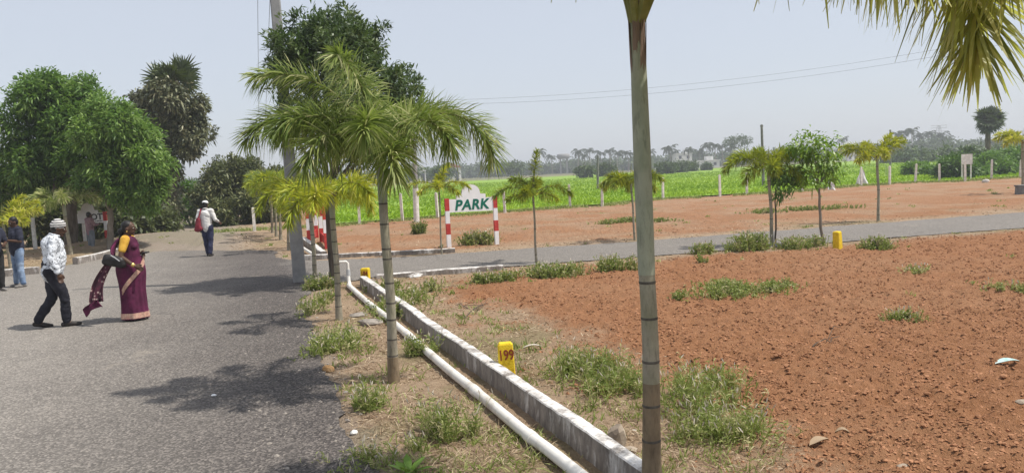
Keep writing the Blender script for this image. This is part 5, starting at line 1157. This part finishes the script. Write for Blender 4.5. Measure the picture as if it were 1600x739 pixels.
    for s in 'LR':
        a = J['ank' + s]; d = J['toe' + s]; heel = a - d * .05 - [0, 0, .045]; pr = [capsule(heel, .038, a + d * .12 - [0, 0, .052], .038, .8), capsule(a + d * .06 - [0, 0, .05], .042, a + d * .17 - [0, 0, .055], .03), capsule(a, .042, a - [0, 0, .04], .042)]
        part('shoe', fuse(pr, .01, 2), shoe, t)
    return t, J, hp
def wp(t, p):                                  # local point of a person to world
    c, s = math.cos(t.rotation_euler[2]), math.sin(t.rotation_euler[2]); p = np.asarray(p, float) * t.scale[0]
    return np.array([t.location[0] + c * p[0] - s * p[1], t.location[1] + s * p[0] + c * p[1], t.location[2] + p[2]])

ZR = .016
def gp(px, py): q = G(px, py); q[2] = ZR; return q
# ---- walking man in printed shirt and knitted cap
t, J, hp = person('man walking right in a black and white printed shirt and knitted cap', gp(90, 512), (.84, .54), 1.02,
    dict(hipL=(-.085, -.02, .85), hipR=(.085, -.02, .85), kneeL=(-.09, -.02, .46), ankL=(-.10, -.24, .105), toeL=(-.05, .97, -.2), kneeR=(.09, .13, .47), ankR=(.09, .13, .085), toeR=(0.1, 1, 0),
         pel=(0, 0, .92), belly=(0, .06, 1.06), chest=(0, .04, 1.25), shL=(-.18, .06, 1.35), shR=(.18, .06, 1.35), neck=(0, .08, 1.40), head=(0, .145, 1.51), face=(.1, .95, -.3),
         elL=(-.27, -.02, 1.10), wrL=(-.27, .04, .86), elR=(.275, -.0, 1.08), wrR=(.28, .08, .85), hdR=(0, .15, -1)), M['printed_shirt'], M['navy_trousers'], M['shoe'], girth=1.25, vox=.0085)
part('knitted_cap', fuse([ellip(hp(0, -.016, .058), (.094, .108, .092), -.35), ellip(hp(0, -.03, .03), (.096, .102, .06), -.35)], .009, 4), M['striped_cap'], t)
# ---- woman in maroon sari
t, J, hp = person('woman in a maroon sari with yellow blouse walking right', gp(211, 501), (.97, .22), 1.0,
    dict(shL=(-.16, 0, 1.31), shR=(.16, 0, 1.31), neck=(0, 0, 1.36), head=(0, .03, 1.475), chest=(0, .03, 1.2), face=(.05, 1, -.04), elR=(.25, -.06, 1.05), wrR=(.24, .12, .90), hdR=(-.1, .8, -.5), elL=(-.24, -.03, 1.06), wrL=(-.14, .15, 1.06), hdL=(.7, .6, .1)),
    None, None, M['shoe'], hair=False, vox=.0085)
part('hair', fuse([ellip(hp(0, -.022, .045), (.080, .092, .084)), ellip(hp(0, -.05, 0), (.074, .06, .08)), ellip(hp(0, -.115, -.045), (.05, .05, .055)), capsule(hp(0, -.10, -.06), .035, hp(0, -.13, -.16), .025)], .009, 3), M['hair'], t)
for s in (-1, 1): part('earring', fuse([ellip(hp(.084 * s, -.004, -.045), (.012, .012, .014))], .005, 1), M['gold'], t)
pr = [capsule((-.13, 0, 1.28), .07, (.13, 0, 1.28), .07), capsule((0, .03, 1.23), .135, (0, .04, 1.10), .135, .9)]
part('sari_bodice', fuse(pr + [capsule((0, .035, 1.08), .14, (0, .02, .97), .155, .95), capsule((-.09, .09, 1.2), .055, (.08, .1, 1.19), .055)], .011, 5), M['sari'], t)
for s, sg in (('L', -1), ('R', 1)): part('blouse_sleeve', fuse([capsule(J['sh' + s] * [.9, 1, 1], .073, J['sh' + s] + (J['el' + s] - J['sh' + s]) * .60, .058)], .01, 4), M['blouse'], t)
def skirt_r(a, z):                             # a: angle from +x towards +y, z height
    f = np.clip(z / 1.0, 0, 1); rx = .185 + .022 * np.exp(-((f - .80) / .2) ** 2) + .015 * (1 - f); ry = .172 + .035 * np.exp(-((f - .80) / .2) ** 2) + .035 * (1 - f) ** 2
    r = 1 / np.sqrt((np.cos(a) / rx) ** 2 + (np.sin(a) / ry) ** 2)
    front = np.exp(-((a - math.pi / 2) / .9) ** 2); return r * (1 + (.085 * np.sin(a * 15 + z * 2) * front + .045 * np.sin(a * 6 + z * 4) + .02 * np.sin(a * 11 - z * 7)) * (1.15 - f) + .06 * np.exp(-((z - .86) / .12) ** 2) * (np.sin(a) < 0))
aa = np.linspace(0, 2 * math.pi, 96, endpoint=False); zz = np.linspace(.035, 1.03, 30); A_, Z_ = np.meshgrid(aa, zz); Rr = skirt_r(A_, Z_)
Vs = np.stack([Rr * np.cos(A_), Rr * np.sin(A_) + .01, Z_], -1); ii = np.arange(96 * 30).reshape(30, 96)
def quads(ii): jj = np.roll(ii, -1, 1); return np.stack([ii[:-1], jj[:-1], jj[1:], ii[1:]], -1).reshape(-1, 4)
mb = MB(); mb.add(Vs.reshape(-1, 3), quads(ii)); V2 = Vs.copy(); V2[..., :2] *= .97; mb.add(V2.reshape(-1, 3), quads(ii)[:, ::-1]); sk = mb.build('sari_skirt', M['sari'], t)
k = (zz > .03) & (zz < .17); zb = np.linspace(.05, .135, 5); A_, Z_ = np.meshgrid(aa, zb); Rr = skirt_r(A_, Z_) * 1.02 + .003; ii = np.arange(96 * 5).reshape(5, 96)
mb = MB(); mb.add(np.stack([Rr * np.cos(A_), Rr * np.sin(A_) + .01, Z_], -1).reshape(-1, 3), quads(ii)); mb.build('hem_border', M['sari_border'], sk)
# gold-edged drape wound from the waist in front down over the right hip
s = np.linspace(0, 1, 40); an = math.pi / 2 + .5 - 2.7 * s; z0 = 1.10 - .62 * s ** 1.1; V = []
for dz in (-.045, 0, .045):
    r_ = skirt_r(an, np.clip(z0 + dz, 0, 1)) * 1.05 + .012; V.append(np.c_[r_ * np.cos(an), r_ * np.sin(an) + .015, z0 + dz])
V = np.array(V); ii = np.arange(120).reshape(3, 40); Fq = np.stack([ii[:-1, :-1], ii[:-1, 1:], ii[1:, 1:], ii[1:, :-1]], -1).reshape(-1, 4); mb = MB(); mb.add(V.reshape(-1, 3), Fq); mb.add((V * [.97, .97, 1]).reshape(-1, 3), Fq[:, ::-1]); mb.build('sari_border_sash', M['sari_border'], sk)
# loose end of the sari swinging behind
def sheet_grid(P0, P1, wv_, n=16, m=7, th=.02, amp=.03, ph=0):
    P0, P1, wv_ = np.asarray(P0, float), np.asarray(P1, float), np.asarray(wv_, float); nn = unit(np.cross(P1 - P0, wv_)[None])[0]; V = []
    for i in np.linspace(0, 1, n):
        for j in np.linspace(-.5, .5, m): V.append(P0 + (P1 - P0) * i + wv_ * j * (.75 + .5 * i) + nn * amp * math.sin(j * 11 + i * 3 + ph) + [0, -.06 * math.sin(i * math.pi), -.05 * (2 * j) ** 2 * (i > .9)])
    V = np.array(V); ii = np.arange(n * m).reshape(n, m); Fq = np.stack([ii[:-1, :-1], ii[:-1, 1:], ii[1:, 1:], ii[1:, :-1]], -1).reshape(-1, 4)
    mb = MB(); mb.add(V, Fq); mb.add(V + nn * th, Fq[:, ::-1]); per = np.r_[ii[0], ii[1:, -1], ii[-1, -2::-1], ii[-2:0:-1, 0]]; q = len(per); mb.add(np.r_[V[per], V[per] + nn * th], [[i, (i + 1) % q, q + (i + 1) % q, q + i] for i in range(q)]); return mb
pal = sheet_grid((.2, -.20, 1.0), (.27, -.46, .36), (.05, .20, .10)).build('sari_loose_end', M['sari_print'], t)
sheet_grid((.272, -.45, .39), (.28, -.49, .27), (.06, .23, .12), 5, 7).build('loose_end_border', M['sari'], pal)
sheet_grid((-.12, -.1, 1.34), (.1, -.2, 1.02), (.12, .06, .05), 10, 5).build('shoulder_drape', M['sari'], t)
part('bangle', fuse([capsule(J['wrR'] + [0, -.02, .015], .034, J['wrR'] + [0, -.01, .005], .034)], .007, 2), M['gold'], t)
wt_ = t
# her handbag and the phone held in front
q = wp(wt_, (.26, -.16, .93)); t = thing('handbag', q, 'dark handbag tucked under the woman\'s arm', 'handbag', None, wt_.rotation_euler[2])
part('bag_body', fuse([capsule((0, -.12, .06), .055, (0, .12, .0), .06, 1), capsule((0, -.10, .14), .045, (0, .10, .08), .05), capsule((0, -.1, .1), .06, (0, .1, .05), .065)], .011, 4), M['black_leather'], t)
MB().tube([(.06, -.02, .16), (.075, .04, .12), (.07, .1, .06)], .008, 6).build('handle', M['metal'], t)
q = wp(wt_, (-.02, .245, 1.075)); mb = MB(); mb.box(q, (.15, .08, .02), wt_.rotation_euler[2]); tag(flat(mb, 'mobile_phone', M['black_leather'], None, q), 'dark phone held in front of the woman', 'phone')
# ---- man walking away with a red shoulder bag
t, J, hp = person('man in white shirt and white cap walking away up the road', gp(327, 401), (.05, 1), 1.0,
    dict(kneeL=(-.09, .06, .46), ankL=(-.07, .10, .085), kneeR=(.09, .0, .46), ankR=(.07, -.06, .09), elR=(.27, .0, 1.10), wrR=(.27, .22, 1.0), elL=(-.25, -.05, 1.08), wrL=(-.24, .02, .85)), M['white_shirt'], M['indigo_trousers'], M['shoe'], girth=1.1)
part('cap', fuse([ellip(hp(0, -.005, .075), (.09, .102, .065)), ellip(hp(0, .09, .055), (.06, .05, .012))], .009, 3), M['white_cloth'], t)
q = wp(t, (-.19, -.17, .98)); bt = thing('shoulder_bag', q, 'dark red shoulder bag on the back of the man in the white shirt', 'bag', None, t.rotation_euler[2])
part('bag_body', fuse([capsule((0, 0, -.14), .10, (0.02, .01, .12), .075, .55), capsule((-.05, 0, -.16), .07, (.07, 0, -.14), .07, .6)], .011, 4), M['maroon_bag'], bt)
MB().tube([(0, 0, .1), (.06, .03, .26), (.08, .10, .43), (.07, .2, .44), (.03, .30, .30)], .022, 7).build('strap', M['maroon_bag'], bt)
# ---- two standing men at the left edge
t, J, hp = person('man in navy shirt and pale jeans standing with raised forearms', gp(33, 449), (-.55, -.85), .97,
    dict(ankL=(-.13, 0, .085), ankR=(.13, .02, .085), elL=(-.24, .02, 1.08), wrL=(-.08, .26, 1.13), hdL=(.7, .6, .05), elR=(.25, .0, 1.08), wrR=(.16, .28, 1.15), hdR=(-.4, .8, .1), face=(.05, .9, -.35)), M['navy_shirt'], M['jeans'], M['grey_shoe'], sleeve='short', girth=1.22)
q = wp(t, (.08, .42, 1.17)); mb = MB(); mb.box(q, (.08, .15, .012), .4); tag(flat(mb, 'mobile_phone', M['black_leather'], None, q), 'phone held by the man in the navy shirt', 'phone')
person('man in dark clothes cut off by the left edge of the picture', gp(-3, 456), (.8, -.5), .98, dict(elR=(.25, .02, 1.08), wrR=(.15, .26, 1.04), hdR=(-.3, .9, 0), elL=(-.25, .02, 1.08), wrL=(-.12, .25, 1.05)), M['navy_shirt'], M['black_trousers'], M['grey_shoe'], sleeve='short', girth=1.05)
# ---- figure in front of the lettered board
b = G(144, 396); person('person in mauve shirt and grey jeans standing before the lettered board', b, (.5, .85), .86, dict(elR=(.26, .06, 1.12), wrR=(.2, .25, 1.15), elL=(-.25, .06, 1.1), wrL=(-.12, .26, 1.14)), M['mauve_shirt'], M['grey_jeans'], M['grey_shoe'], girth=1.1)

# =================================================================== HAZE
mb = MB(); mb.box((0, 900, 8.1), (5600, 2600, 19.0))
hz = flat(mb, 'haze', None); hz.data.materials.clear()
m = bpy.data.materials.new('haze'); m.use_nodes = True; nt = m.node_tree; nt.nodes.remove(nt.nodes['Principled BSDF'])
pv = N(nt, 'ShaderNodeVolumePrincipled', Density=HAZE, Anisotropy=0.2); pv.inputs['Color'].default_value = (.90, .93, .97, 1)
nt.links.new(pv.outputs[0], nt.nodes['Material Output'].inputs['Volume']); hz.data.materials.append(m)
tag(hz, 'pale dusty haze over the land', 'haze', kind='stuff')
